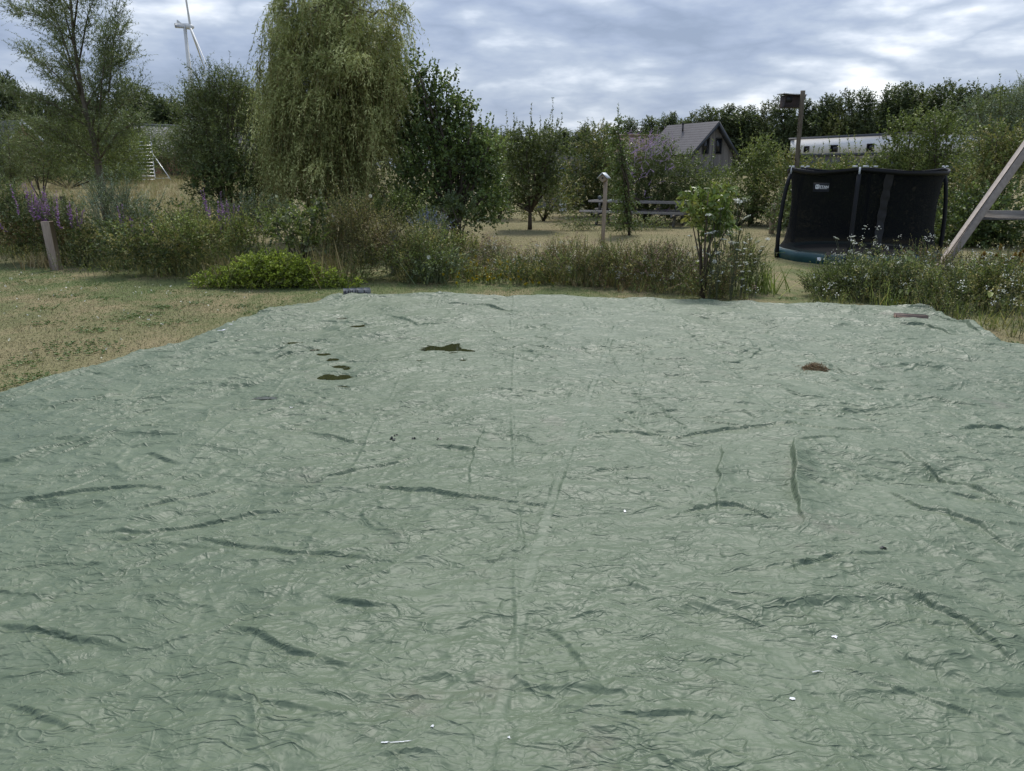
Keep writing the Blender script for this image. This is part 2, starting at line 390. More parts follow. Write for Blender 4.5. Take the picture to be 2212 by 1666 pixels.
M['boards'] = boardmat('weathered_cladding', (.12, .115, .11), (.25, .235, .225))
M['boards_dark'] = boardmat('shed_boards', (.13, .125, .12), (.24, .23, .22), .12)
def plain(name, c, rough=.5):
    return solid(name, c, [x * .85 for x in c], rough, 3)
M['pblue'] = plain('blue_plastic', (.02, .07, .28), .35); M['pyellow'] = plain('yellow_plastic', (.62, .38, .03), .35)
M['pwhite'] = plain('white_plastic', (.72, .74, .76), .35); M['logo'] = plain('logo_print', (.72, .73, .74)); M['vent'] = plain('vent_black', (.03, .03, .034))
M['pinkwood'] = plain('fresh_plank', (.48, .34, .27), .8)

def uvplane(name, quads, mat, parent=None):
    """quads: (origin, uvec, vvec, poly of (u, v)) given in metres -> one mesh with a metric UV"""
    mb = MB(); uvs = []
    for (o, u, v, poly) in quads:
        o, u, v = Vector(o), Vector(u).normalized(), Vector(v).normalized()
        mb.poly([o + u * a + v * b for a, b in poly]); uvs += poly
    ob = mb.build(name, mat, parent); l = ob.data.uv_layers.new(name='UVMap')
    l.data.foreach_set('uv', np.array(uvs, np.float32).ravel()); return ob

# ------------------------------------------------------------------ ground
def ground_material():
    m, t, out = newmat('dry_lawn')
    pos = t.n('ShaderNodeNewGeometry').outputs['Position']
    sp = t.n('ShaderNodeSeparateXYZ', ins={0: pos})
    patch = t.noise(t.map(pos, (.9, .5, 0)), 1.0, 5, .62, .4)
    fine = t.noise(t.map(pos, (1, .7, 0)), 34, 3, .7)
    med = t.noise(pos, 6, 4, .6)
    straw = t.ramp(fine, [(.3, (.125, .102, .055)), (.5, (.21, .178, .10)), (.7, (.305, .262, .15))])
    green = t.ramp(fine, [(.3, (.055, .075, .028)), (.5, (.10, .125, .05)), (.7, (.17, .18, .085))])
    k = t.math('ADD', t.math('MULTIPLY', patch, .7), t.math('MULTIPLY', med, .3))
    k = t.ramp(k, [(.40, 0.0), (.54, 1.0)])
    kk = t.n('ShaderNodeSeparateColor', ins={0: k}).outputs[0]
    far_ = t.n('ShaderNodeMapRange', ins={'Value': sp.outputs[1], 'From Min': 15.0, 'From Max': 17.5, 'To Min': 1.0, 'To Max': .35}).outputs[0]; nr_ = t.n('ShaderNodeMapRange', ins={'Value': sp.outputs[1], 'From Min': 8.0, 'From Max': 11.5, 'To Min': .45, 'To Max': 1.12}).outputs[0]
    c = t.mix(t.math('MULTIPLY', t.math('MULTIPLY', kk, .85), t.math('MULTIPLY', far_, nr_)), straw, green)
    b = t.n('ShaderNodeBsdfPrincipled', ins={'Base Color': c, 'Roughness': .95, 'Specular IOR Level': .1})
    bp = t.n('ShaderNodeBump', ins={'Strength': .9, 'Distance': .02, 'Height': fine}); m.node_tree.links.new(bp.outputs[0], b.inputs['Normal'])
    m.node_tree.links.new(b.outputs[0], out.inputs[0]); return m
M['lawn'] = ground_material()
def ground():
    ys = np.concatenate([np.linspace(-30, 0, 6), np.linspace(1, 30, 90), np.linspace(31, 90, 50), [120, 200, 400, 900, 2500]])
    xs = np.concatenate([[-2500, -600, -200, -80], np.linspace(-45, 45, 140), [80, 200, 600, 2500]])
    X, Y = np.meshgrid(xs, ys)
    Z = gz(X, Y) - .006 + .012 * perlin(X * .6, Y * .6, 3) * (Y < 60)
    ny, nx = X.shape; i = np.arange(ny - 1)[:, None] * nx + np.arange(nx - 1)[None]
    mb = MB(); mb.add(np.stack([X, Y, Z], -1).reshape(-1, 3), np.stack([i, i + 1, i + nx + 1, i + nx], -1).reshape(-1, 4))
    tag(mb.build('ground', M['lawn'], smooth=True), kind='structure')
ground()

# ------------------------------------------------------------------ tarpaulin
def worldline(pts): return np.array([[*G(x, y)[:2]] for x, y in pts])
Lp = worldline([(735, 646), (640, 671), (560, 695), (480, 716), (365, 756), (300, 775), (200, 806), (100, 835), (0, 862)])
Rp = worldline([(2012, 676), (2060, 697), (2110, 715), (2150, 738), (2180, 752), (2212, 757)])
Lp = np.vstack([Lp, [[Lp[-1][0] - .55, 4.5], [Lp[-1][0] - .6, .3]]]); Rp = np.vstack([Rp, [[Rp[-1][0] + .1, 6.5], [Rp[-1][0] + .1, .3]]])
Fp = worldline([(735, 646), (800, 643), (1000, 645), (1100, 647), (1160, 643), (1250, 648), (1330, 650), (1420, 653), (1530, 656), (1700, 664), (1850, 670), (2012, 676)])
YN = .5
def tarp_height(X, Y):
    x = X; y = Y
    wx = perlin(x * 1.1, y * 1.1, 11) * .35; wy = perlin(x * 1.1 + 9, y * 1.1, 12) * .35
    h = .030 * perlin(x * .45, y * .45, 13) + .030 * perlin(x * 1.2 + wx, y * 1.2 + wy, 14)
    mod = np.clip(.8 + 1.3 * perlin(x * .7 + 5, y * .7, 16), .3, 1.7)
    # crease direction changes across the sheet: blend of three fixed directions
    q = -x / 2.2 + 1.3 * perlin(x * .45, y * .45, 15)
    wts = [np.clip(1 - np.abs(q - c), 0, 1) for c in (-1.0, 0.0, 1.0)]
    wts[0] = np.where(q < -1, 1, wts[0]); wts[2] = np.where(q > 1, 1, wts[2])
    k = 0
    for wl, amp, fac, rid, an in ((.95, .030, .028, .0, 1.8), (.5, .014, .021, .009, 2.3), (.27, .011, .0165, .009, 2.5), (.145, .0050, .0085, .006, 2.2), (.08, .0018, .0030, .0026, 1.7)):
        m2 = mod if k < 1 else np.clip(.8 + 2.0 * perlin(x * 1.5 + 3 * k, y * 1.5, 60 + k), .12, 2.0)
        for j, a0 in enumerate((-28, 2, 24)):
            a = math.radians(a0 + (18 if k % 2 else -14))
            xr = x * math.cos(a) + y * math.sin(a) + wx * .6; yr = -x * math.sin(a) + y * math.cos(a) + wy * .6
            u = xr / (wl * an); v = yr / wl
            j1 = trinoise(u * 1.7 + 40, v * 1.7, 84 + j); j2 = trinoise(u * 1.7, v * 1.7 + 70, 87 + j)
            n = perlin(u + 17 * k + .22 * j1, v + 5 * j + .12 * j2, 20 + k)
            h = h + amp * m2 * wts[j] * (np.minimum(np.abs(n), .30) * (-1.6 if k % 2 else 1.6))
            if rid: h = h + rid * m2 * wts[j] * np.clip(1 - np.abs(perlin(u * .8 + 31 + .25 * j1, v * .8 + 3 * k + .12 * j2, 25 + k)) / .085, 0, 1) ** 1.3
            u3 = u * 1.25 + .38 * j1; v3 = v * 1.25 + .38 * j2
            h = h + fac * m2 * wts[j] * trinoise(u3, v3 + 9 * j, 90 + k)
        k += 1
    # packing creases: a faint square grid left from folding
    for c0, st, A_, q_ in ((-3.05, 1.02, x, y), (1.35, .98, y, x)):
        for i in range(-3, 14):
            c = c0 + i * st + .05 * perlin(q_ * .6 + i, q_ * 0, 61); m3 = np.clip(.55 + 1.6 * perlin(q_ * .9 + 3 * i, q_ * 0 + i, 62), 0, 1.2)
            h = h + .0075 * m3 * np.clip(1 - np.abs(A_ - c) / .020, 0, 1) - .004 * m3 * np.clip(1 - np.abs(A_ - c) / .16, 0, 1)
    return h
FOLDS = [  # pixel polyline, height, near-side width, far-side width
    ([(385, 1188), (520, 1212), (700, 1232), (830, 1250), (890, 1262)], .030, .035, .16),
    ([(715, 1073), (850, 1083), (1000, 1102), (1150, 1124), (1300, 1142)], .028, .035, .15),
    ([(160, 1182), (330, 1166), (450, 1148), (560, 1131), (700, 1127)], .028, .04, .15),
    ([(-20, 1130), (80, 1107), (250, 1086), (430, 1078)], .026, .035, .15),
    ([(268, 1134), (400, 1104), (475, 1086), (545, 1094)], .028, .04, .12),
    ([(670, 1060), (790, 1034), (880, 1010), (912, 998)], .025, .04, .14),
    ([(320, 1014), (405, 1037)], .022, .04, .1),
    ([(1440, 1146), (1540, 1120), (1590, 1126), (1650, 1152), (1715, 1168)], .030, .045, .18),
    ([(1180, 985), (1330, 952), (1450, 958), (1560, 948), (1750, 951), (1900, 953), (2000, 950)], .024, .03, .14),
    ([(2055, 954), (2110, 940), (2230, 946)], .03, .035, .15),
    ([(1690, 985), (1800, 975), (1825, 962)], .018, .03, .08),
    ([(1900, 985), (2050, 1055), (2130, 1090), (2230, 1140)], .035, .06, .22),
    ([(1880, 1075), (1990, 1140), (2100, 1175), (2230, 1260)], .028, .06, .2),
    ([(1850, 1290), (1960, 1330), (2060, 1380), (2230, 1500)], .034, .06, .25),
    ([(485, 1388), (560, 1420), (640, 1450), (700, 1462), (790, 1478)], .03, .04, .14),
    ([(-20, 1388), (60, 1402), (180, 1425), (300, 1440)], .028, .045, .16),
    ([(700, 1330), (790, 1342), (880, 1352)], .022, .04, .12),
    ([(1310, 1585), (1420, 1600), (1560, 1612)], .024, .04, .12),
    ([(640, 1010), (760, 1000), (870, 985)], .014, .03, .08),
    ([(1180, 1380), (1280, 1500), (1320, 1530)], .018, .04, .1),
    ([(420, 1530), (560, 1560), (760, 1590)], .02, .04, .12),
    ([(30, 1560), (100, 1600), (200, 1625)], .024, .04, .12),
    ([(1600, 905), (1760, 915), (1920, 930)], .014, .02, .08), ([(960, 860), (1120, 862), (1250, 868)], .014, .02, .08),
    ([(1290, 905), (1400, 910), (1500, 905)], .013, .02, .08), ([(380, 880), (450, 890), (520, 888)], .014, .025, .08),
    ([(930, 665), (1050, 672), (1150, 690)], .03, .06, .25), ([(820, 690), (930, 715), (1020, 700)], .03, .06, .2),
    ([(1900, 712), (2000, 720), (2100, 750)], .035, .05, .25), ([(2010, 690), (2080, 715), (2130, 745)], .04, .07, .2),
]
VF = [([(1712, 975), (1710, 1060), (1718, 1130), (1730, 1185)], .075, .06, .22), ([(1560, 975), (1553, 1060), (1551, 1145)], .040, .04, .14),
      ([(1050, 935), (1022, 1010), (1017, 1100)], .026, .04, .10), ([(1390, 700), (1388, 800), (1385, 960)], .006, .012, .03), ([(1130, 1180), (1060, 1260), (1040, 1290)], .014, .02, .08)]
SEAM = worldline([(1050, 1700), (1118, 1400), (1160, 1210), (1215, 1040), (1262, 900), (1330, 720)])
PUD = [  # puddle centre, half-size in pixels
    ((968, 769), (42, 9)), ((712, 833), (40, 6)), ((745, 827), (18, 5)), ((640, 757), (22, 3)), ((612, 760), (12, 2)), ((735, 806), (17, 3)), ((700, 779), (15, 3)), ((676, 771), (12, 2)), ((722, 791), (14, 3)), ((752, 812), (9, 3)),
    ((742, 853), (15, 2)), ((1000, 793), (8, 2)), ((585, 876), (34, 3)), ((905, 795), (7, 2)), ((740, 700), (12, 2)), ((775, 716), (18, 2))]
_fr = random.Random(5)
MINOR = []
for _ in range(150):
    fx_ = _fr.uniform(-3.6, 4.6); fy_ = 1.8 + 9 * _fr.random() ** 1.3; an_ = math.radians(-fx_ * 13 + _fr.gauss(0, 22) + (90 if _fr.random() < .12 else 0)); ln_ = _fr.uniform(.12, .45); bw_ = _fr.uniform(-.2, .2)
    MINOR.append(([(fx_ + ln_ * t_ * math.cos(an_ + bw_ * t_), fy_ + ln_ * t_ * math.sin(an_ + bw_ * t_)) for t_ in (-1, -.5, 0, .5, 1)], _fr.uniform(.007, .017), .011, _fr.uniform(.025, .06)))
def segdist(x, y, line):
    best = np.full(x.shape, 1e9); sg = np.zeros(x.shape); tt = np.zeros(x.shape)
    seg = np.hypot(*(line[1:] - line[:-1]).T); cum = np.concatenate([[0], np.cumsum(seg)]); tot = cum[-1]
    for i in range(len(line) - 1):
        a = line[i]; d = line[i + 1] - a; L = max(seg[i], 1e-6)
        t = np.clip(((x - a[0]) * d[0] + (y - a[1]) * d[1]) / (L * L), 0, 1)
        ex = x - a[0] - t * d[0]; ey = y - a[1] - t * d[1]; ds = np.hypot(ex, ey)
        s_ = np.sign(d[0] * ey - d[1] * ex); k = ds < best
        best = np.where(k, ds, best); sg = np.where(k, s_, sg); tt = np.where(k, (cum[i] + t * L) / tot, tt)
    return best * sg, tt
def tarp_z(X, Y):
    h = tarp_height(X, Y)
    jit = .05 * perlin(X * 2.2, Y * 2.2, 70) + .035 * trinoise(X * 7, Y * 7, 71)
    for pts, A, w1, w2 in FOLDS + VF + MINOR:
        mn = abs(pts[0][0]) < 9 and abs(pts[-1][1]) < 14; ln = np.array(pts) if mn else worldline(pts); pad = .3 if mn else .8
        k = (X > ln[:, 0].min() - pad) & (X < ln[:, 0].max() + pad) & (Y > ln[:, 1].min() - pad) & (Y < ln[:, 1].max() + pad)
        if not k.any(): continue
        x, y = X[k], Y[k]; sd, t = segdist(x, y, ln); sd = sd + jit[k] * .5
        env = np.clip(np.minimum(t * 1.3, 1 - t) * 2.6, 0, 1) ** .9 * (.85 + .5 * perlin(x * 2, y * 2, 72)); w1 = w1 * (.25 + .75 * env)
        w1, w2 = (w1, w2) if mn else (w1 * .34, w2 * .6); prof = np.where(sd < 0, np.clip(1 + sd / w1, 0, 1), np.exp(-np.maximum(sd, 0) / w2))
        h[k] += A * .95 * env * prof
    sd, t = segdist(X, Y, SEAM);     flat = .028 * perlin(X * .45, Y * .45, 13) + .022 * perlin(X * 1.2, Y * 1.2, 14) + .006 * perlin(X * 4, Y * 4, 77)
    wgt = np.clip(1 - (np.abs(sd) / .030) ** 4, 0, 1) * .8
    h = h * (1 - wgt) + (flat * .5 + h * .5 - .002) * wgt
    for (c, hs) in PUD:
        g = G(*c); rx = hs[0] * g.y / FPX; ry = abs(G(c[0], c[1] - hs[1]).y - G(c[0], c[1] + hs[1]).y) / 2
        q = ((X - g.x) / rx) ** 2 + ((Y - g.y) / ry) ** 2
        f = np.exp(-q * .8) * (q < 9)
        h = h * (1 - .35 * f) - .018 * f
    return h + .075
def tarp():
    nu, nv = 1450, 1250
    v = np.linspace(0, 1, nv); yv = YN + (13 - YN) * (v * .35 + .65 * v ** 1.7)      # rows closer together near the house
    yv = (yv - YN) / (13 - YN)
    u = np.linspace(0, 1, nu)
    U, V = np.meshgrid(u, yv)
    # far edge as a function of u
    def edge(line, yq):
        o = np.argsort(line[:, 1]); return np.interp(yq, line[o, 1], line[o, 0])
    fx = Fp[:, 0]; fu = (fx - fx[0]) / (fx[-1] - fx[0]); FY = np.interp(U, fu, Fp[:, 1])
    Y = YN + V * (FY - YN); X = edge(Lp, Y) * (1 - U) + edge(Rp, Y) * U
    # ragged edges
    ed = np.minimum(np.minimum(U, 1 - U) * 9.5, (1 - V) * 10)
    e = np.exp(-ed / .15)
    X = X + e * (.07 * perlin(Y * 2.3, X * .2, 80) + .03 * perlin(Y * 7, X * .2, 83)); Y = Y + e * (.07 * perlin(X * 2.5, Y * .3, 81) + .03 * perlin(X * 7, Y * .3, 85))
    Z = tarp_z(X, Y)
    drop = np.clip(1 - ed / .10, 0, 1)
    Z = Z * (1 - drop) + (.012 + .35 * np.maximum(Z - .05, 0)) * drop
    Z = Z + .03 * np.exp(-((ed - .12) / .08) ** 2) * np.clip(perlin(X * 1.7, Y * 1.7, 82) * 2.2, 0, 1)
    Z = np.maximum(Z, .01)
    i = np.arange(nv - 1)[:, None] * nu + np.arange(nu - 1)[None]
    mb = MB(); mb.add(np.stack([X, Y, Z], -1).reshape(-1, 3), np.stack([i, i + 1, i + nu + 1, i + nu], -1).reshape(-1, 4), 0, (np.clip((.028 - np.abs(segdist(X[:-1, :-1], Y[:-1, :-1], SEAM)[0])) / .008, 0, 1) * np.clip(.6 + 2.2 * perlin(Y[:-1, :-1] * 2.1, X[:-1, :-1] * 2.1, 63), .15, 1)).ravel())
    m, t, out = newmat('green_tarpaulin')
    seam = t.n('ShaderNodeAttribute', attribute_name='rnd').outputs['Fac']
    pos = t.n('ShaderNodeNewGeometry').outputs['Position']
    big_ = t.noise(pos, .55, 4, .55); mid_ = t.noise(pos, 3.2, 5, .6); sc = t.noise(t.map(pos, (1, .6, 1)), 22, 4, .7)
    c = t.ramp(t.math('ADD', t.math('MULTIPLY', big_, .5), t.math('MULTIPLY', mid_, .5)), [(.35, (.083, .115, .070)), (.65, (.111, .147, .092))])
    dust = t.ramp(t.math('MULTIPLY', mid_, t.math('ADD', sc, .35)), [(.46, 0.0), (.66, .22)])
    c = t.mix(t.n('ShaderNodeSeparateColor', ins={0: dust}).outputs[0], c, (.185, .21, .165))
    dirt = t.ramp(t.noise(t.map(pos, (1, 1, 1), (4, 9, 0)), 1.3, 7, .68), [(.60, 0.0), (.74, .45)])
    c = t.mix(t.n('ShaderNodeSeparateColor', ins={0: dirt}).outputs[0], c, (.17, .145, .12))
    c = t.mix(t.math('MULTIPLY', seam, .10), c, (.150, .185, .140))
    rg = t.ramp(mid_, [(.3, .48), (.7, .60)])
    b = t.n('ShaderNodeBsdfPrincipled', ins={'Base Color': c, 'Roughness': t.n('ShaderNodeSeparateColor', ins={0: rg}).outputs[0], 'Specular IOR Level': .42})
    # small sharp creases: thin ridge lines where warped noises cross their middle value, strength varying from patch to patch
    nn = t.n('ShaderNodeTexNoise', ins={'Scale': 5.0, 'Detail': 2.0}); m.node_tree.links.new(pos, nn.inputs['Vector'])
    sc_ = t.n('ShaderNodeVectorMath', operation='SCALE', ins={'Scale': .10}); m.node_tree.links.new(nn.outputs['Color'], sc_.inputs[0])
    wv = t.n('ShaderNodeVectorMath', operation='ADD'); m.node_tree.links.new(pos, wv.inputs[0]); m.node_tree.links.new(sc_.outputs[0], wv.inputs[1])
    hh = None
    for i, (scl, wd, hgt, rot, st) in enumerate(((5.5, .016, .0045, .35, .45), (7.5, .018, .0040, -.4, .45), (12, .024, .0028, .15, .5), (15, .026, .0026, -.7, .55), (26, .04, .0013, .3, .6), (34, .05, .0011, 1.3, .6))):
        mp = t.map(wv.outputs[0], (st, 1, .3), (i * 7.3, i * 3.1, 0), (0, 0, rot)); nz = t.noise(mp, scl, 1.5, .45)
        if i in (1, 3, 4):        # straight creases meeting in points
            vq = t.n('ShaderNodeTexVoronoi', feature='DISTANCE_TO_EDGE', ins={'Scale': scl * (1.0, 1.0, 1.0, 1.05, .9)[i]}); m.node_tree.links.new(mp, vq.inputs['Vector'])
            rdg = t.math('SUBTRACT', 1.0, t.math('DIVIDE', vq.outputs['Distance'], (0, .05, 0, .07, .09)[i]), clamp=True)
        else: rdg = t.math('SUBTRACT', 1.0, t.math('DIVIDE', t.math('ABSOLUTE', t.math('SUBTRACT', nz, .5)), wd), clamp=True)
        msk = t.n('ShaderNodeMapRange', ins={'Value': t.noise(t.map(pos, (1, 1, 1), (i * 11.7, 5 * i, 0)), 1.7 + .5 * i, 2), 'From Min': .40, 'From Max': .62, 'To Min': .15, 'To Max': 1.3}).outputs[0]
        tl = t.math('MULTIPLY', t.math('SUBTRACT', nz, .5), hgt * 6.5)
        q = t.math('ADD', t.math('MULTIPLY', t.math('MULTIPLY', rdg, msk), hgt * .72), tl)
        hh = q if hh is None else t.math('ADD', hh, q)
    hh = t.math('MULTIPLY', hh, t.math('SUBTRACT', 1.0, t.math('MULTIPLY', seam, .65)))
    bp = t.n('ShaderNodeBump', ins={'Strength': 1.0, 'Distance': 1.0, 'Height': hh}); m.node_tree.links.new(bp.outputs[0], b.inputs['Normal'])
    m.node_tree.links.new(b.outputs[0], out.inputs[0])
    o = mb.build('tarpaulin', m, smooth=True)
    tag(o, 'huge wrinkled pale green tarpaulin spread over the lawn in the foreground', 'tarpaulin')
    return o
TARP = tarp()
def tz(x, y): return float(tarp_z(np.array([x]), np.array([y]))[0])
def puddles():
    m, t, out = newmat('puddle_water')
    b = t.n('ShaderNodeBsdfPrincipled', ins={'Base Color': (.030, .034, .014, 1), 'Roughness': .05, 'Specular IOR Level': .5, 'IOR': 1.33})
    m.node_tree.links.new(b.outputs[0], out.inputs[0])
    for (c, hs) in PUD:
        g = G(*c); rx = hs[0] * g.y / FPX; ry = abs(G(c[0], c[1] - hs[1]).y - G(c[0], c[1] + hs[1]).y) / 2
        xs = g.x + np.linspace(-1.1, 1.1, 9) * rx; ys = g.y + np.linspace(-1.1, 1.1, 9) * ry
        gx_ = g.x + rx * np.array([0, .4, -.4, 0, 0]); gy_ = g.y + ry * np.array([0, 0, 0, .4, -.4]); lev = float(tarp_z(gx_, gy_).mean()) + .008
        th = np.linspace(0, 2 * np.pi, 73)[:-1]; rr = 1.05 + 1.1 * perlin(np.cos(th) * 1.6 + c[0], np.sin(th) * 1.6, 99) + .7 * perlin(np.cos(th) * 4 + c[1], np.sin(th) * 4, 98) + rng.normal(0, .05, 72)
        mb = MB(); mb.poly([(g.x + rx * r * math.cos(a), g.y + ry * r * math.sin(a), lev) for a, r in zip(th, rr)])
        tag(mb.build('water', m), kind='structure')
puddles()
def on_tarp(px, py):
    g = G(px, py, .07); return Vector((g.x, g.y, tz(g.x, g.y)))
# white scuffs and tears in the sheet
def scuffs():
    def dab(px, py, lw, lh):
        p = on_tarp(px, py); rx = lw * p.y / FPX; ry = lh * 3.2 * p.y / FPX; pts = []
        for k in range(26):
            th = k / 26 * 6.2832; r = random.uniform(.35, 1.25); x, y = p.x + rx * r * math.cos(th), p.y + ry * r * math.sin(th)
            pts.append((x, y, tz(x, y) + .004))
        mb = MB(); c = Vector((p.x, p.y, p.z + .004)); mb.add([tuple(c)] + pts, [(0, k + 1, (k + 1) % 26 + 1) for k in range(26)]); mb.build('scuff_mark', M['pwhite'], TARP)
    for a in ((868, 1612, 44, .7), (832, 1611, 14, 1.2), (935, 1582, 5, 2), (1803, 1385, 9, 2), (1768, 1460, 16, .6), (1100, 1603, 4, 2), (632, 889, 6, 2), (480, 718, 9, 1.2), (500, 708, 4, 1), (1350, 1105, 3, 2), (1710, 1520, 7, 2)): dab(*a)
scuffs()
def clump():
    c = on_tarp(1760, 803); t_ = thing('dried_clump', 'round brown clump of dead stalks lying alone on the right of the tarp', 'clump', c)
    mb = MB(); n = 900
    a = rng.random(n) * 6.283; r = np.sqrt(rng.random(n)) * .125; z = .075 * (1 - (r / .13) ** 2) * rng.random(n)
    S = np.stack([c.x + r * np.cos(a), c.y + r * np.sin(a) * .8, c.z + z], -1)
    Dd = np.stack([-np.sin(a) + rng.normal(0, .5, n), np.cos(a) + rng.normal(0, .5, n), rng.normal(.1, .25, n)], -1)
    mb.strip(S, Dd, rng.uniform(.02, .06, n), .005, .2, 0)
    n = 60; a = rng.random(n) * 6.283; r = .12 + rng.random(n) ** 2 * .12
    S = np.stack([c.x + r * np.cos(a), c.y + r * np.sin(a), np.full(n, c.z + .008)], -1)
    mb.strip(S, rng.normal(size=(n, 3)) * [1, 1, .05], .03, .004, 0, 0)
    mb.build('stalks', M['nest'], t_)
clump()
def debris():
    for i, (px, py, s_) in enumerate([(849, 948, .016), (855, 941, .008), (893, 946, .009), (948, 945, .01), (1905, 1198, .01)]):
        if py > 1660: continue
        p = on_tarp(px, py); mb = MB(); mb.leaves([p + Vector((0, 0, .006))] * 3, rng.normal(size=(3, 3)) * [1, 1, .1], s_ * 2, s_ * 1.6, 0, hexa=True)
        o = mb.build('dead_leaf', M['strap']); tag(o, (ORD[i] + ' from the left of the tiny black leaf bits in mid tarp' if i < 4 else 'lone tiny dark leaf bit on the right side of the tarp'), 'leaf', 'black leaf bits on the tarp')
debris()
def pavers():
    # two courses of grooved dark concrete blocks standing on the sheet's far corner
    c = D(772, 647, 0 + G(772, 647).y - .02); c = Vector((c.x, c.y, .06)); ang = R(14); Rm = Matrix.Rotation(ang, 3, 'Z')
    k = 0; w_, d_, h_ = .095, .2, .045
    for row in range(2):
        for i in range(4):
            base = c + Rm @ Vector((-.15 + i * .1, 0, row * .052))
            mb = MB()
            mb.box(base + Rm @ Vector((0, 0, .025)), (w_, d_, .05), Rm, 0, .004)
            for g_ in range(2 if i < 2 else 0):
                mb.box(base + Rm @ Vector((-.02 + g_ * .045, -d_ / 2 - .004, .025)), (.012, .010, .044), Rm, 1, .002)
            o = mb.build('concrete_block', [M['concrete'], M['groove']])
            tag(o, f"dark concrete block, {ORD[i]} from left in the {'upper' if row else 'lower'} course on the tarp corner", 'block', 'concrete blocks weighing down the tarp corner')
pavers()
def plank():
    a = on_tarp(1932, 688); b = on_tarp(2002, 690); a.z += .03; b.z += .02
    mb = MB(); mb.beam(a, b, .10, .05, 0, .004); tag(mb.build('plank', M['plank']), 'reddish brown wooden plank holding down the right far corner of the tarp', 'plank')
    # the sheet's corner is folded back beside the plank
    mb = MB(); n = 22; m_ = 6; V = []
    for i in range(n):
        t = i / (n - 1); q = G(1860 + 160 * t, 672 + 14 * t, .05)
        for j in range(m_):
            u = j / (m_ - 1); hh = .03 + .055 * math.sin(math.pi * (.15 + .8 * t)) * math.sin(math.pi * min(u * 1.1, 1)) + .012 * math.sin(i * 1.7 + j)
            V.append((q.x, q.y + .05 - .30 * u * math.sin(math.pi * (.1 + .85 * t)), hh + .03 * (1 - u)))
    mb.add(V, [(i * m_ + j, i * m_ + j + 1, (i + 1) * m_ + j + 1, (i + 1) * m_ + j) for i in range(n - 1) for j in range(m_ - 1)]); mb.build('folded_hem', TARP.data.materials[0], TARP, True)
plank()
#@@PART2@@
# ------------------------------------------------------------------ buildings
def quadmesh(name, pts, mat, parent=None):
    mb = MB(); mb.poly(pts, 0); return mb.build(name, mat, parent)
def slab(mb, a, b, c, d, th, mat=0):
    """thick panel from four corners, thickness along its normal"""
    a, b, c, d = map(Vector, (a, b, c, d)); n = (b - a).cross(c - a).normalized() * th
    V = [a, b, c, d, a - n, b - n, c - n, d - n]
    mb.add([tuple(v) for v in V], [(0, 1, 2, 3), (7, 6, 5, 4), (0, 4, 5, 1), (1, 5, 6, 2), (2, 6, 7, 3), (3, 7, 4, 0)], mat)
def window(parent, c, u, w_, h_, fr=.07, n=None, glass='glass', name='window', mullion=None):
    u = Vector(u).normalized(); c = Vector(c); z = Vector((0, 0, 1)); n = Vector(n).normalized()
    f = MB(); Rm = Matrix((u, n, z)).transposed()
    for sx in (-1, 1): f.box(c + u * sx * (w_ / 2 - fr / 2) + n * .02, (fr, .1, h_), Rm, 0, .008)
    for sz in (-1, 1): f.box(c + z * sz * (h_ / 2 - fr / 2) + n * .02, (w_ - 2 * fr, .1, fr), Rm, 0, .008)
    if mullion is not None: f.box(c + u * mullion + n * .015, (fr * .6, .09, h_ - 2 * fr), Rm, 0, .004)
    fo = f.build(name, M['frame'], parent)
    g = MB(); g.box(c + n * .012 - Vector(parent.location) * 0, (w_ - 2 * fr, .02, h_ - 2 * fr), Rm)
    go = g.build('pane', M[glass]); me = go.data; L = np.array(parent.location, np.float32)
    co = np.empty(len(me.vertices) * 3, np.float32); me.vertices.foreach_get('co', co); co = (co.reshape(-1, 3) - L).ravel(); me.vertices.foreach_set('co', co)
    go.parent = fo; return fo
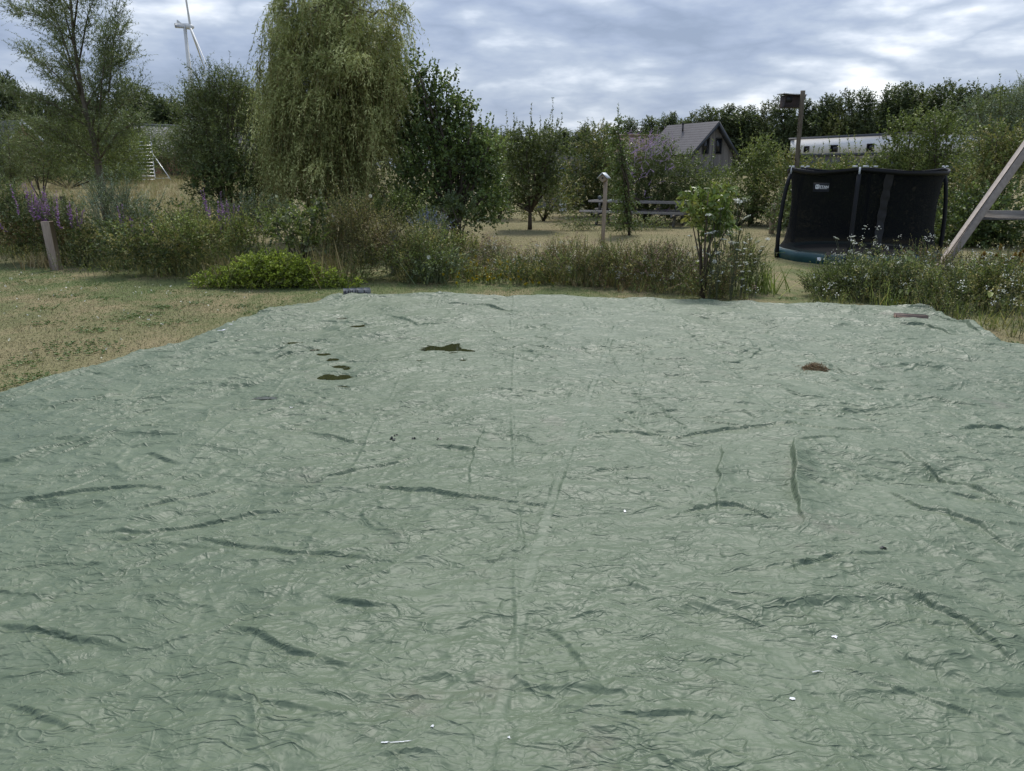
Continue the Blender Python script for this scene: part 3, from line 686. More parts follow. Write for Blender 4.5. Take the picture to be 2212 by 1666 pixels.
def gable_house():
    A = D(1547, 262, 80); B = D(1442, 271, 88); r = (B - A); r.z = 0; RL = r.length; r.normalize()
    g = Vector((-r.y, r.x, 0)) * -1
    if g.x < 0: g = -g
    base = Vector((A.x, A.y, .9)); H_ = thing('gable_house', 'house with a steep dark tiled roof and grey wooden gable with two windows', 'house', base)
    wl, wr, ze = 3.0, 2.5, 3.25; zr = A.z; z = Vector((0, 0, 1)); ov = .55
    def P(s, t, h): return Vector((A.x, A.y, 0)) + g * s + r * t + z * h
    # left slope
    sl_ = math.hypot(wl + .1, zr - ze + .1); dv = P(-wl - .1, 0, ze - .1) - P(0, 0, zr)
    o1 = uvplane('roof', [(P(0, -ov, zr), r, dv, [(0, 0), (RL + ov, 0), (RL + ov, sl_), (0, sl_)])], M['tile_dark'], H_)
    dv2 = P(wr + .1, 0, ze - .1) - P(0, 0, zr); s2 = dv2.length
    o2 = uvplane('roof', [(P(0, -ov, zr), r, dv2, [(0, 0), (RL + ov, 0), (RL + ov, s2), (0, s2)])], M['tile_dark'], H_)
    mb = MB()
    n = 26
    for i in range(n):
        t = -ov + (RL + ov) * i / n; mb.tube([P(0, t, zr + .03), P(0, t + (RL + ov) / n * .95, zr + .06)], .11, 6)
    rc = mb.build('ridge_cap', M['tile_dark'], o1); rc.location = -Vector(H_.location); rc.data.transform(Matrix.Translation(H_.location)); rc.location = (0, 0, 0); rc.data.transform(Matrix.Translation(-Vector(H_.location)))
    mb = MB(); mb.tube([P(-.75, 4.6, zr - .95), P(-.75, 4.6, zr - .1)], .09, 8); mb.tube([P(-.75, 4.6, zr - .1), P(-.75, 4.6, zr + .05)], .14, 8); mb.build('vent_pipe', M['vent'], H_)
    # gable wall, cladding with metric UV
    o = P(-wl + .15, 0, .9); W_ = wl + wr - .3; hE = ze - .9; hA = zr - .9 - .25
    uvplane('gable_wall', [(o, g, z, [(0, 0), (W_, 0), (W_, hE + .1), (wl - .15, hA), (0, hE + .1)])], M['boards'], H_)
    uvplane('side_wall', [(P(-wl + .15, 0, .9), r, z, [(0, 0), (RL, 0), (RL, hE), (0, hE)])], M['boards'], H_)
    nf = -r
    # barge boards under the overhang
    for sgn, w_ in ((-1, wl), (1, wr)):
        mb = MB(); a = P(0, -ov - .02, zr - .06); b = P(sgn * (w_ + .15), -ov - .02, ze - .2)
        slab(mb, a, b, b - z * .42, a - z * .42, .04); slab(mb, a - z * .30, b - z * .30, b - z * .30 + r * ov, a - z * .30 + r * ov, .03)
        mb.build('barge_board', M['slate'], H_)
    for s in (-1.05, .50):
        window(H_, P(s, -.02, 3.95), g, .78, 1.55, .08, nf, mullion=.2 if s < 0 else None)
    gu = MB(); gu.tube([P(-wl - .15, -ov, ze - .16), P(-wl - .15, RL, ze - .16)], .07, 8); gu.build('gutter', M['slate'], H_)
gable_house()
def red_house():
    a = D(1330, 294, 95); b = D(1425, 294, 95); base = Vector((b.x, 95, .9))
    H_ = thing('low_house', 'low house with a russet brown tiled roof behind the purple flowering bush', 'house', base)
    x = Vector((1, 0, 0)); dv = Vector((0, -3.2, -2.4)); L = b.x - a.x
    uvplane('roof', [(a, x, dv, [(0, 0), (L + 3, 0), (L + 5, 4), (-2.6, 4)]), (a, x, Vector((0, 3.2, -2.4)), [(0, 0), (L + 3, 0), (L + 5, 4), (-2.6, 4)])], M['tile_red'], H_)
    e = a + Vector((0, -3.0, -2.45)); uvplane('wall', [(Vector((e.x - 2, e.y, .9)), x, (0, 0, 1), [(0, 0), (L + 6, 0), (L + 6, e.z - .9), (0, e.z - .9)])], M['brick'], H_)
    mb = MB(); mb.tube([a + Vector((0, 0, .05)), b + Vector((3, 0, .05))], .12, 6); mb.build('ridge_cap', M['tile_red'], H_)
red_house()
def white_house():
    a = D(1708, 309, 71); b = D(2000, 291.5, 58); a.z = b.z = 4.35; d = (b - a); L = d.length; d.normalize(); z = Vector((0, 0, 1))
    n = Vector((d.y, -d.x, 0)); n = n if n.y < 0 else -n
    H_ = thing('flat_roofed_house', 'long white rendered house with a flat dark roof edge and small square windows', 'house', Vector((a.x, a.y, .9)))
    mb = MB(); h0, h1 = 3.02, 4.22; Rm = Matrix((d, -n, z)).transposed(); mid = a + d * L / 2 - n * 3; mid.z = 0
    mb.box(mid + z * (h0 + h1) / 2, (L, 6, h1 - h0), Rm); mb.build('upper_wall', M['render_white'], H_)
    mb = MB(); mb.box(mid + z * (h1 + .09), (L + .3, 6.3, .18), Rm, 0, .02); mb.build('roof_edge', M['slate'], H_)
    mb = MB(); mb.box(mid + z * (h0 - .13) - n * -.05, (L - .1, 5.9, .26), Rm); mb.box(mid + z * (h0 - .26 + .9) / 2, (L - .5, 5.6, h0 - .26 - .9), Rm); mb.build('lower_wall', M['slate'], H_)
    for (x0, x1, yt, yb) in ((1736, 1749, 316.5, 329), (1793, 1811, 314, 328.5), (1872, 1889, 311, 327)):
        xc = (x0 + x1) / 2
        # intersect the ray with the wall plane
        rr = ray(xc, (yt + yb) / 2); o = Vector((0, 0, CAMH)); t = (a - o).dot(n) / rr.dot(n); p = o + rr * t
        window(H_, p + n * .0, d, (x1 - x0) / FPX * p.y * 1.1, (yb - yt) / FPX * p.y, .07, n)
white_house()
def long_roof():
    a = D(283, 270.5, 78); b = D(575, 284, 88); a.z = b.z = (a.z + b.z) / 2 + .1; u = (b - a); L = u.length; dn = Vector((.12, -1, -.62)).normalized()
    H_ = thing('long_house', 'long low house with a ribbed grey roof behind the shrubs left of the weeping willow', 'house', Vector((a.x, a.y, .9)))
    dn = Vector((u.y, -u.x, 0)).normalized() * .85 + Vector((0, 0, -.52)); dn.normalize()
    uvplane('roof', [(a, u, dn, [(0, 0), (L, 0), (L, 5), (0, 5)])], M['tile_grey'], H_)
    mb = MB(); mb.tube([a + Vector((0, 0, .04)), b + Vector((0, 0, .04))], .12, 6); mb.build('ridge_cap', M['tile_grey'], H_)
    e = a + dn * 4.8; uvplane('wall', [(Vector((e.x, e.y + .3, .9)), u, (0, 0, 1), [(0, 0), (L, 0), (L, e.z - .9), (0, e.z - .9)])], M['brick'], H_)
long_roof()
def left_house():
    A = D(47, 258, 62); H_ = thing('small_gable_house', 'small house with a white edged gable at the far left behind the willows', 'house', Vector((A.x, 62, .9)))
    g = Vector((.95, .3, 0)).normalized(); r = Vector((-.3, .95, 0)); z = Vector((0, 0, 1)); w_ = 2.3; dz = 1.9; RL = 7
    r = Vector((-.9, .6, 0)).normalized(); g = Vector((.6, .9, 0)).normalized() * 1.0; g = Vector((.8, -.25, 0)).normalized()
    dv = (-g * w_ - z * dz)
    o = uvplane('roof', [(A, r, dv, [(0, 0), (RL, 0), (RL, dv.length), (0, dv.length)]), (A, r, (g * w_ - z * dz), [(0, 0), (RL, 0), (RL, dv.length), (0, dv.length)])], M['tile_grey'], H_)
    for s in (-1, 1):
        mb = MB(); b = A + g * s * (w_ + .1) - z * (dz + .08); slab(mb, A - r * .05, b - r * .05, b - z * .28 - r * .05, A - z * .28 - r * .05, .05); mb.build('barge_board', M['pwhite'], H_)
    uvplane('gable_wall', [(A - g * (w_ - .2) - z * (A.z - .9) + r * .1, g, z, [(0, 0), (2 * w_ - .4, 0), (2 * w_ - .4, A.z - .9 - dz), (w_ - .2, A.z - .9 - .2), (0, A.z - .9 - dz)])], M['brick'], H_)
left_house()
def garden_shed():
    a = D(1190, 337, 36); z = Vector((0, 0, 1)); x = Vector((1, 0, 0)); gzv = float(gz(0, 36))
    H_ = thing('garden_shed', 'grey boarded shed with a pitched top glimpsed beyond the apple tree', 'shed', Vector((a.x, 36, gzv)))
    p = D(1205, 326, 36); q = D(1226, 337, 36); h1 = q.z - gzv; h2 = p.z - gzv + .1; w_ = (q.x - p.x)
    uvplane('front_wall', [(Vector((q.x - 2 * w_ - .5, 36, gzv)), x, z, [(0, 0), (2 * w_ + .5, 0), (2 * w_ + .5, h1), (w_ + .3, h2), (0, h1)])], M['boards_dark'], H_)
    uvplane('side_wall', [(Vector((q.x, 36, gzv)), (0, 1, 0), z, [(0, 0), (2, 0), (2, h1), (0, h1)])], M['boards_dark'], H_)
    mb = MB(); pk = Vector((q.x - w_ - .2, 36, gzv + h2 + .03))
    for s in (-1, 1):
        e = Vector((pk.x + s * (w_ + .3), 36, gzv + h1 - .02)); slab(mb, pk, e, e + Vector((0, 2, 0)), pk + Vector((0, 2, 0)), .04)
    mb.build('roof', M['slate'], H_)
    gz2 = float(gz(0, 36.5)); a = D(1226, 338, 36.5); b = D(1262, 338, 36.5)
    F_ = thing('board_fence', 'grey upright board fence beside the shed with one pink new plank', 'fence', Vector((a.x, 36.5, gz2)))
    hh = a.z - gz2; uvplane('board_panel', [(Vector((a.x + .12, 36.5, gz2)), x, z, [(0, 0), (b.x - a.x, 0), (b.x - a.x, hh), (0, hh)])], M['boards_dark'], F_)
    mb = MB(); mb.box(Vector((a.x + .04, 36.45, gz2 + hh * .45)), (.14, .03, hh * .9)); mb.build('plank', M['pinkwood'], F_)
    c = D(1222, 370, 34); gz3 = float(gz(0, 34))
    T_ = thing('plastic_playset', 'blue, yellow and white plastic playset glimpsed beyond the apple tree', 'playset', Vector((c.x, 34, gz3)))
    zc_ = c.z; mb = MB(); mb.box((c.x - .12, 34, zc_ + .05), (.26, .3, .16), None, 0, .02); mb.box((c.x - .38, 34, zc_ - .05), (.2, .3, .16), None, 0, .02); mb.build('blue_panel', M['pblue'], T_)
    mb = MB(); mb.box((c.x + .11, 34, zc_ + .03), (.2, .3, .24), None, 0, .02); mb.build('yellow_panel', M['pyellow'], T_)
    mb = MB(); mb.box((c.x - .08, 34, zc_ - .15), (.36, .34, .13), None, 0, .03); mb.box((c.x - .08, 34, (zc_ - .22 + gz3) / 2), (.3, .28, zc_ - .22 - gz3), None, 0, .02); mb.build('white_base', M['pwhite'], T_)
garden_shed()
def turbine():
    c = D(400, 66, 500); base = Vector((c.x, c.y, gz(0, 500))); T_ = thing('wind_turbine', 'tall white wind turbine rising behind the shrub at the left', 'wind turbine', base)
    hub = D(411, 58.5, 499); mb = MB(); top = Vector((c.x, c.y, c.z + 3.2)); mb.tube([base, base.lerp(top, .5), top], [1.7, 1.3, .95], 20); mb.build('tower', M['whitepaint'], T_, True)
    nc = D(394, 56, 500); mb = MB(); mb.box(nc, (8.6, 2.8, 2.6), Matrix.Rotation(R(21), 3, 'Z'), 0, .35); fn = nc + Vector((-1.6, -.4, 1.25))
    mb.add([tuple(fn + Vector(v)) for v in ((-1.4, -.3, 0), (1.7, -.3, 0), (-1.1, -.3, 2.1), (-1.4, .3, 0), (1.7, .3, 0), (-1.1, .3, 2.1))], [(0, 1, 2), (5, 4, 3)]); mb.build('nacelle', M['whitepaint'], T_)
    mb = MB(); hx = Vector((.93, .36, .03)); mb.tube([hub - hx * 2.4, hub - hx * .5, hub + hx * .9, hub + hx * 1.9, hub + hx * 2.3], [1.35, 1.5, 1.4, .8, .15], 16); mb.build('hub', M['whitepaint'], T_, True)
    L = 52
    for th, bend in ((-3, 0), (117, 5), (-123, 5)):
        mb = MB(); a = R(th); ax = Vector((.93, .36, 0)); yy = Vector((-.36, .93, 0)); dr = yy * math.sin(a) + Vector((0, 0, math.cos(a))); V = []
        perp = ax.cross(dr); n = 14
        for i in range(n + 1):
            t = i / n; p = hub + dr * (1.0 + L * t) + ax * ((-2.6 * t if th == -3 else 7.6 * t) + 0 * t * t)
            ch = .68 * (2.1 + 1.6 * math.sin(min(t * 5, 1) * 3.1416 / 2)) * (1 - t) ** .75 + .25; tk = .95 * (1 - t) + .1
            for k in range(8):
                q = 2 * math.pi * k / 8; V.append(p + perp * math.cos(q) * ch * .5 * (.5 if True else 1) + ax * math.sin(q) * max(tk, ch * .38) * .62)
        F = [(i * 8 + k, i * 8 + (k + 1) % 8, (i + 1) * 8 + (k + 1) % 8, (i + 1) * 8 + k) for i in range(n) for k in range(8)]
        mb.add([tuple(v) for v in V], F); mb.build('blade', M['whitepaint'], T_, True)
turbine()

# ------------------------------------------------------------------ garden objects
def post_obj(px, py, Y, h, rad, label, lean=(0, 0), name='fence_post', cat='post', square=False, mat='post'):
    c = D(px, py, Y); top = c.copy(); g = float(gz(0, Y)); b = Vector((c.x + lean[0], Y + lean[1], g - .1)); mb = MB()
    if square: mb.beam(b, top, rad * 2, rad * 1.7, 0, .008, up=(0, 1, 0))
    else:
        mb.tube([b, b.lerp(top, .35), b.lerp(top, .7), top], [rad * 1.05, rad, rad * .97, rad * .93], 10, jag=.06)
    o = mb.build(name, M[mat]); tag(o, label, cat, 'fence posts round the wild border' if name == 'fence_post' else None); return top
post_obj(101, 478, 14.7, 1, .085, 'thick square topped grey post among dry grass at the far left', (.04, 0), square=True)
post_obj(135, 424, 19, 1, .05, 'thin dark stub of a post left of the silvery willow shrub', mat='bark', square=True)
post_obj(960, 449, 18, 1, .075, 'weathered post wrapped by ivy at the foot of the dark alder', square=True)
post_obj(849, 498, 14.2, 1, .08, 'dark weathered post half buried in rusty weeds', (.02, 0), square=True, mat='greywood')
post_obj(1672, 440, 23, 1, .075, 'round grey post at the hedge just left of the trampoline')
def bird_post():
    Y = 18.4; t0 = D(1309, 380, Y); b = D(1302, 535, Y); b.z = -.05; b.x = t0.x - .03; mb = MB(); mb.tube([b, b.lerp(t0, .3), b.lerp(t0, .65), t0], [.052, .05, .047, .044], 10, jag=.07)
    o = mb.build('wooden_post', M['post']); tag(o, 'thin pale peeled post standing in the meadow with a bird box on top', 'post')
    Bx = thing('bird_box', 'tiny bird box with a folded zinc roof on the pale meadow post', 'bird box', t0 + Vector((-.06, -.07, -.06)))
    c = Vector(Bx.location); Rz = Matrix.Rotation(R(-28), 3, 'Z'); mb = MB(); x = Rz @ Vector((1, 0, 0)); y = Rz @ Vector((0, 1, 0)); z = Vector((0, 0, 1))
    # open feeder body: a diamond section tray and back
    pr = [(-.0, -.085), (.085, -.02), (.075, .03), (0, .09), (-.075, .03), (-.085, -.02)]
    V = [c + x * a + z * h + y * s for s in (-.07, .07) for a, h in pr]; n = 6
    mb.add([tuple(v) for v in V], [(i, (i + 1) % n, n + (i + 1) % n, n + i) for i in range(n)]); base = mb.nv
    mb.poly([V[i] - y * 0 for i in range(n)][::-1]); mb.poly([V[n + i] for i in range(n)])
    mb.build('body', M['post'], Bx)
    for s in (-1, 1):
        mb = MB(); top = c + z * .135; e = c + x * s * .135 + z * .01; slab(mb, top - y * .11, e - y * .11, e + y * .11, top + y * .11, .012 * s); mb.build('roof_panel', M['zinc'], Bx)
    mb = MB(); p = c - y * .072 + z * .015; mb.tube([p, p - y * .004], .022, 10); mb.build('entrance_hole', M['strap'], Bx)
bird_post()
def nest_pole():
    Y = 25; t0 = D(1735, 196, Y); b = Vector((t0.x + .05, Y, 0)); mb = MB()
    pts = [b.lerp(t0, k / 8) + Vector((random.uniform(-.015, .015), 0, 0)) for k in range(9)]; pts[0] = b; mb.tube(pts, [.085, .08, .078, .076, .075, .072, .07, .07, .068], 10, jag=.1)
    for k in range(14):
        p = b.lerp(t0, random.uniform(.5, .97)); s = random.choice((-1, 1)); mb.box(p + Vector((s * .07, -.02, 0)), (.015, .05, random.uniform(.05, .14)), Euler((0, R(s * 12), 0)))
    tag(mb.build('tall_pole', M['palebark']), 'tall rough bark covered pole rising above the hedge with a nest box', 'pole')
    c = D(1713, 219, Y + .02); c.y += .22; Bx = thing('nest_box', 'dark wooden nest box with a pale sheet roof high on the tall pole', 'nest box', c)
    Rz = Matrix.Rotation(R(12), 3, 'Z'); mb = MB(); cc = c + Vector((.02, 0, 0)); mb.box(cc, (.60, .30, .36), Rz, 0, .008); mb.build('body', M['darkwood'], Bx)
    mb = MB(); mb.box(cc + Vector((-.0, -.02, .21)), (.80, .42, .03), Rz @ Matrix.Rotation(R(2.5), 3, 'Y'), 0, .006); mb.build('roof', M['zinc'], Bx)
    mb = MB(); mb.box(cc + Rz @ Vector((-.16, -.155, .06)), (.2, .012, .16), Rz); mb.build('opening', M['strap'], Bx)
nest_pole()
def picnic_table():
    a = D(1270.5, 424, 27); b = D(1489, 430, 25.4); a.z = b.z = .80; d = (b - a); L = d.length; d.normalize(); n = Vector((-d.y, d.x, 0)); z = Vector((0, 0, 1)); c = (a + b) / 2 + n * .37
    g = 0.0; T_ = thing('picnic_table', 'long weathered grey wooden picnic table with fixed benches on the mown grass', 'picnic table', Vector((c.x, c.y, g)))
    for i in range(4):
        mb = MB(); o = -n * .37 + n * (.095 + i * .185); p = Vector((c.x, c.y, .765)) + o; mb.beam(p - d * L / 2, p + d * L / 2, .17, .075, 0, .006); mb.build('table_board', M['greywood'], T_)
    for s, nm in ((-1, 'bench'), (1, 'bench')):
        mb = MB()
        for k in (0, 1):
            p = Vector((c.x, c.y, .45)) + n * s * (.66 + k * .15); mb.beam(p - d * (L / 2 + .12), p + d * (L / 2 - .02), .135, .07, 0, .006)
        mb.build(nm, M['greywood'], T_)
    for t in (-1, 1):
        q = Vector((c.x, c.y, 0)) + d * t * (L / 2 - .42)
        for s in (-1, 1):
            mb = MB(); mb.beam(q + n * s * .62 + z * .0, q + n * s * .24 + z * .72, .11, .07, 0, .005, up=d); mb.build('leg', M['greywood'], T_)
        mb = MB(); mb.beam(q - n * .88 + z * .385, q + n * .88 + z * .385, .07, .11, 0, .005); mb.build('cross_beam', M['greywood'], T_)
        mb = MB(); mb.beam(q - n * .36 + z * .67, q + n * .36 + z * .67, .07, .11, 0, .005); mb.build('cross_beam', M['greywood'], T_)
    # things on it
    p = D(1296, 412, 27.2); p.z = .803 + .075; mb = MB(); m = 10
    V = []; 
    for i in range(1, m):
        for k in range(16): th = math.pi * i / m; ph = 2 * math.pi * k / 16; V.append((p.x + .075 * math.sin(th) * math.cos(ph), p.y + .075 * math.sin(th) * math.sin(ph), p.z + .075 * math.cos(th)))
    V += [(p.x, p.y, p.z + .075), (p.x, p.y, p.z - .075)]; q_ = len(V)
    mb.add(V, [(i * 16 + k, i * 16 + (k + 1) % 16, (i + 1) * 16 + (k + 1) % 16, (i + 1) * 16 + k) for i in range(m - 2) for k in range(16)])
    mb.f += [np.array([(q_ - 2, (k + 1) % 16, k) for k in range(16)]), np.array([(q_ - 1, (m - 2) * 16 + k, (m - 2) * 16 + (k + 1) % 16) for k in range(16)])]
    mb.m += [np.zeros(16, int)] * 2; mb.r += [np.full(16, .5)] * 2
    tag(mb.build('ball', M['ball'], smooth=True), 'grey ball lying on the left end of the picnic table', 'ball')
    p = D(1372, 420, 26.4); p.z = .815; mb = MB()
    for k in range(4): mb.box(p + Vector((random.uniform(-.06, .1), 0, .03 * k)), (.34 - .05 * k, .22, .025), Euler((0, R(random.uniform(-5, 5)), R(random.uniform(-15, 15)))), 0, .004)
    tag(mb.build('board_offcuts', M['twig']), 'small pile of dark board offcuts lying on the picnic table', 'wood pile')
    p = D(1352, 419.5, 26.5); p.z = .83; mb = MB(); mb.tube([p + Vector((-.2, 0, 0)), p + Vector((.12, 0, .01))], .028, 8); tag(mb.build('cushion_roll', M['reed']), 'dull green roll lying on the picnic table beside the offcuts', 'roll')
    p = D(1319, 426, 26.2); mb = MB(); p.z = .83; mb.tube([p + Vector((-.1, -.08, -.03)), p + Vector((.2, .1, .05))], .03, 10); tag(mb.build('metal_pipe', M['zinc']), 'short shiny metal pipe poking over the front edge of the table', 'pipe')
    return c, d, n
picnic_table()
def ladder():
    T_ = None; Y = 60; g = 1.02 - .12; bl = D(335.5, 388, Y); tr = D(317.5, 302, Y); z = Vector((0, 0, 1)); bl.z = g; h = tr.z - g
    base = bl; T_ = thing('fruit_ladder', 'aluminium orchard ladder with a leaning prop at the far edge of the dry field', 'ladder', base)
    br = bl; tr = Vector((bl.x + .05, Y, tr.z)); top_l = tr + Vector((-1.75, .3, 0)); bot_l = br + Vector((-1.9, .3, 0))
    top_l = tr + Vector((-1.7, 0.2, 0)); 
    for a, b in ((br, tr), (bot_l, top_l)):
        mb = MB(); mb.beam(a, b, .07, .05, 0, .004, up=(0, 1, 0)); mb.build('stile', M['alu'], T_)
    for i in range(12):
        t = (i + .35) / 12; mb = MB(); mb.tube([br.lerp(tr, t), bot_l.lerp(top_l, t)], .032, 6); mb.build('rung', M['alu'], T_)
    foot = D(371, 391.5, 58.5); foot.z = g - .02; mb = MB(); mb.tube([br.lerp(tr, .66), foot], .035, 8); mb.build('prop', M['alu'], T_)
    mb = MB(); mb.tube([br.lerp(tr, .05), foot.lerp(br.lerp(tr, .66), .12)], .03, 8); mb.build('brace', M['alu'], T_)
ladder()
def trampoline():
    cx, cy, Rr, Ht = 7.53, 16.8, 1.66, 1.90; T_ = thing('trampoline', 'round trampoline with black safety net and teal padding on the mown grass', 'trampoline', (cx, cy, 0)); n = 64
    def ring(r, z, a0=0, a1=360, m=n): return [(cx + r * math.cos(R(a0 + (a1 - a0) * k / m)), cy + r * math.sin(R(a0 + (a1 - a0) * k / m)), z) for k in range(m)]
    def lathe(prof, mat, name, wob=0.0):
        mb = MB(); V = []
        for (r, z) in prof:
            for k in range(n):
                a = 2 * math.pi * k / n; rr = r * (1 + wob * math.sin(k * 2.3) * .5 + wob * math.sin(k * 5.1) * .5); V.append((cx + rr * math.cos(a), cy + rr * math.sin(a), z + wob * math.sin(k * 1.7) * .25))
        m_ = len(prof); mb.add(V, [(i * n + k, i * n + (k + 1) % n, (i + 1) * n + (k + 1) % n, (i + 1) * n + k) for i in range(m_ - 1) for k in range(n)]); return mb.build(name, mat, T_, True)
    lathe([(Rr + .02, -.02), (Rr + .04, .08), (Rr + .02, .16), (Rr - .03, .19)], M['teal'], 'skirt', .012)
    lathe([(Rr - .03, .192), (Rr - .1, .205), (Rr - .36, .20), (Rr - .39, .17)], M['teal'], 'safety_pad', .006)
    mb = MB(); mb.poly(ring(Rr - .30, .165)); mb.build('jump_mat', M['matblk'], T_)
    netR = Rr - .13
    # net wall with a slight waist; flares out at the foot
    prof = [(netR + .06, .2), (netR - .02, .32), (netR - .09, .7), (netR - .10, 1.2), (netR - .06, 1.6), (netR + .0, 1.83)]
    lathe(prof, M['net'], 'net', .006)
    top = []
    PA = [180, 242, 352, 62, 120]
    def hz(a):
        dd = min(abs((a - p + 180) % 360 - 180) for p in PA); return Ht - .075 * min(dd / 30, 1) ** .8
    mb = MB(); V = []; rs = netR + .02
    for (r, dz) in ((rs + .025, .0), (rs + .035, -.035), (rs + .02, -.08), (rs - .0, -.035), (rs, 0), (rs + .03, 0)):
        for k in range(n): a = 360 * k / n; V.append((cx + r * math.cos(R(a)), cy + r * math.sin(R(a)), hz(a) + dz))
    mb.add(V, [(i * n + k, i * n + (k + 1) % n, (i + 1) * n + (k + 1) % n, (i + 1) * n + k) for i in range(5) for k in range(n)]); mb.build('top_sleeve', M['black'], T_, True)
    for a in PA:
        c_, s_ = math.cos(R(a)), math.sin(R(a)); mb = MB()
        pts = [(cx + (Rr + rr) * c_, cy + (Rr + rr) * s_, z) for rr, z in ((.06, 0), (.07, .4), (.06, .8), (.03, 1.2), (-.02, 1.55), (-.07, 1.76))]
        mb.tube(pts, [.045, .045, .043, .042, .042, .04], 12); po = mb.build('pole', M['black'], T_, True)
        mb = MB(); mb.tube([pts[-1], (cx + (Rr - .09) * c_, cy + (Rr - .09) * s_, hz(a) - .0)], .02, 8); q = mb.build('pole_cap', M['zinc'], T_, True)
        for da in (-5, 5):
            mb = MB(); aa = [a + da * .35, a + da]; mb.tube([(cx + (rs + .035) * math.cos(R(t)), cy + (rs + .035) * math.sin(R(t)), hz(a) + .012) for t in aa], .016, 8); mb.build('ring_joint', M['zinc'], T_, True)
    # zip flap: glossy creased strip
    mb = MB(); V = []; m_ = 26
    for i in range(m_ + 1):
        t = i / m_; z = .12 + 1.72 * t; rr = netR + .03 - .07 * math.sin(math.pi * t) + .004 * math.sin(i * 2.1)
        a0 = 257 + 2.5 * t; 
        for j in range(4): a = R(a0 + j * 1.9 + .35 * math.sin(i * 1.3 + j)); r2 = rr + .007 * math.sin(i * 1.9 + j * 1.6); V.append((cx + r2 * math.cos(a), cy + r2 * math.sin(a), z))
    mb.add(V, [(i * 4 + j, i * 4 + j + 1, i * 4 + 5 + j, i * 4 + 4 + j) for i in range(m_) for j in range(3)])
    fl = solid('glossy_flap', (.010, .011, .014), (.014, .015, .018), .4, 10, .4); mb.build('zip_flap', fl, T_, True)
    # black storage pocket lying over the pad
    mb = MB(); a0 = 226
    V = []
    for i in range(9):
        for j in range(5):
            a = R(a0 + i * 1.8); r = Rr + .04 - j * .12; V.append((cx + r * math.cos(a), cy + r * math.sin(a), .215 + .03 * math.sin(i * .8 + j) + (.0 if j else -.09)))
    mb.add(V, [(i * 5 + j, i * 5 + j + 1, i * 5 + 6 + j, i * 5 + 5 + j) for i in range(8) for j in range(4)]); mb.build('entry_flap', M['black'], T_, True)
    # name panel
    a = R(226); c_ = Vector((math.cos(a), math.sin(a), 0)); tx = Vector((-math.sin(a), math.cos(a), 0)); 
    if tx.x < 0: tx = -tx
    nrm_ = c_ * 1.0; z = Vector((0, 0, 1)); tx = (tx * .6 + Vector((.85, 0, 0))).normalized(); nrm_ = Vector((tx.y, -tx.x, 0)).normalized()
    pc = D(1774, 405, cy + (netR + .035) * math.sin(a) - .06); Rm = Matrix((tx, -nrm_, z)).transposed()
    mb = MB(); mb.box(pc, (.30, .012, .17), Rm, 0, .003); pn = mb.build('name_panel', M['black'], T_)
    def flat(polys, name, mat, off=.009):
        mb = MB()
        for pg in polys: mb.poly([pc + tx * u + z * v + nrm_ * off for u, v in pg])
        o = mb.build(name, mat); L = Vector(T_.location); o.data.transform(Matrix.Translation(-L)); o.parent = pn; return o
    sq = []; s_ = .036; ccx, ccy = -.073, .012
    for k in range(24):
        th = 2 * math.pi * k / 24; cu, sv_ = math.cos(th), math.sin(th); e = .35; sq.append((ccx + s_ * math.copysign(abs(cu) ** e, cu), ccy + s_ * 1.15 * math.copysign(abs(sv_) ** e, sv_)))
    flat([sq], 'emblem', M['logo'])
    curl = [[(ccx - .022, ccy + .024), (ccx - .012, ccy + .03), (ccx - .01, ccy + .005), (ccx + .002, ccy - .012), (ccx - .008, ccy - .018), (ccx - .022, ccy)],
            [(ccx + .004, ccy + .004), (ccx + .012, ccy + .024), (ccx + .022, ccy + .028), (ccx + .02, ccy + .012), (ccx + .012, ccy - .004)],
            [(ccx + .02, ccy - .03), (ccx + .03, ccy - .005), (ccx + .03, ccy - .036)]]
    flat(curl, 'emblem_mark', M['strap'], .012)
    cu = bpy.data.curves.new('lettering', 'FONT'); cu.body = 'ETAN'; cu.size = .066; cu.align_x = 'LEFT'; cu.offset = .0012
    to = bpy.data.objects.new('lettering_curve', cu); COL.objects.link(to); bpy.context.view_layer.update()
    me = bpy.data.meshes.new_from_object(to.evaluated_get(bpy.context.evaluated_depsgraph_get())); bpy.data.objects.remove(to)
    me.materials.clear(); me.materials.append(M['logo']); lo = bpy.data.objects.new('lettering', me); COL.objects.link(lo)
    B = Matrix((tx, z, nrm_)).transposed().to_4x4(); B.translation = pc + tx * -.032 + z * -.012 + nrm_ * .009 - Vector(T_.location); me.transform(B); lo.parent = pn
    flat([[(-.03, -.022), (.115, -.022), (.115, -.028), (-.03, -.028)]], 'underline', M['logo'])
    # label on the skirt
    mb = MB(); a = R(223); p = Vector((cx + (Rr + .05) * math.cos(a), cy + (Rr + .05) * math.sin(a), .09)); mb.box(p, (.08, .01, .07), Matrix.Rotation(R(-40), 3, 'Z'), 0, .002); mb.build('skirt_label', M['logo'], T_)
trampoline()
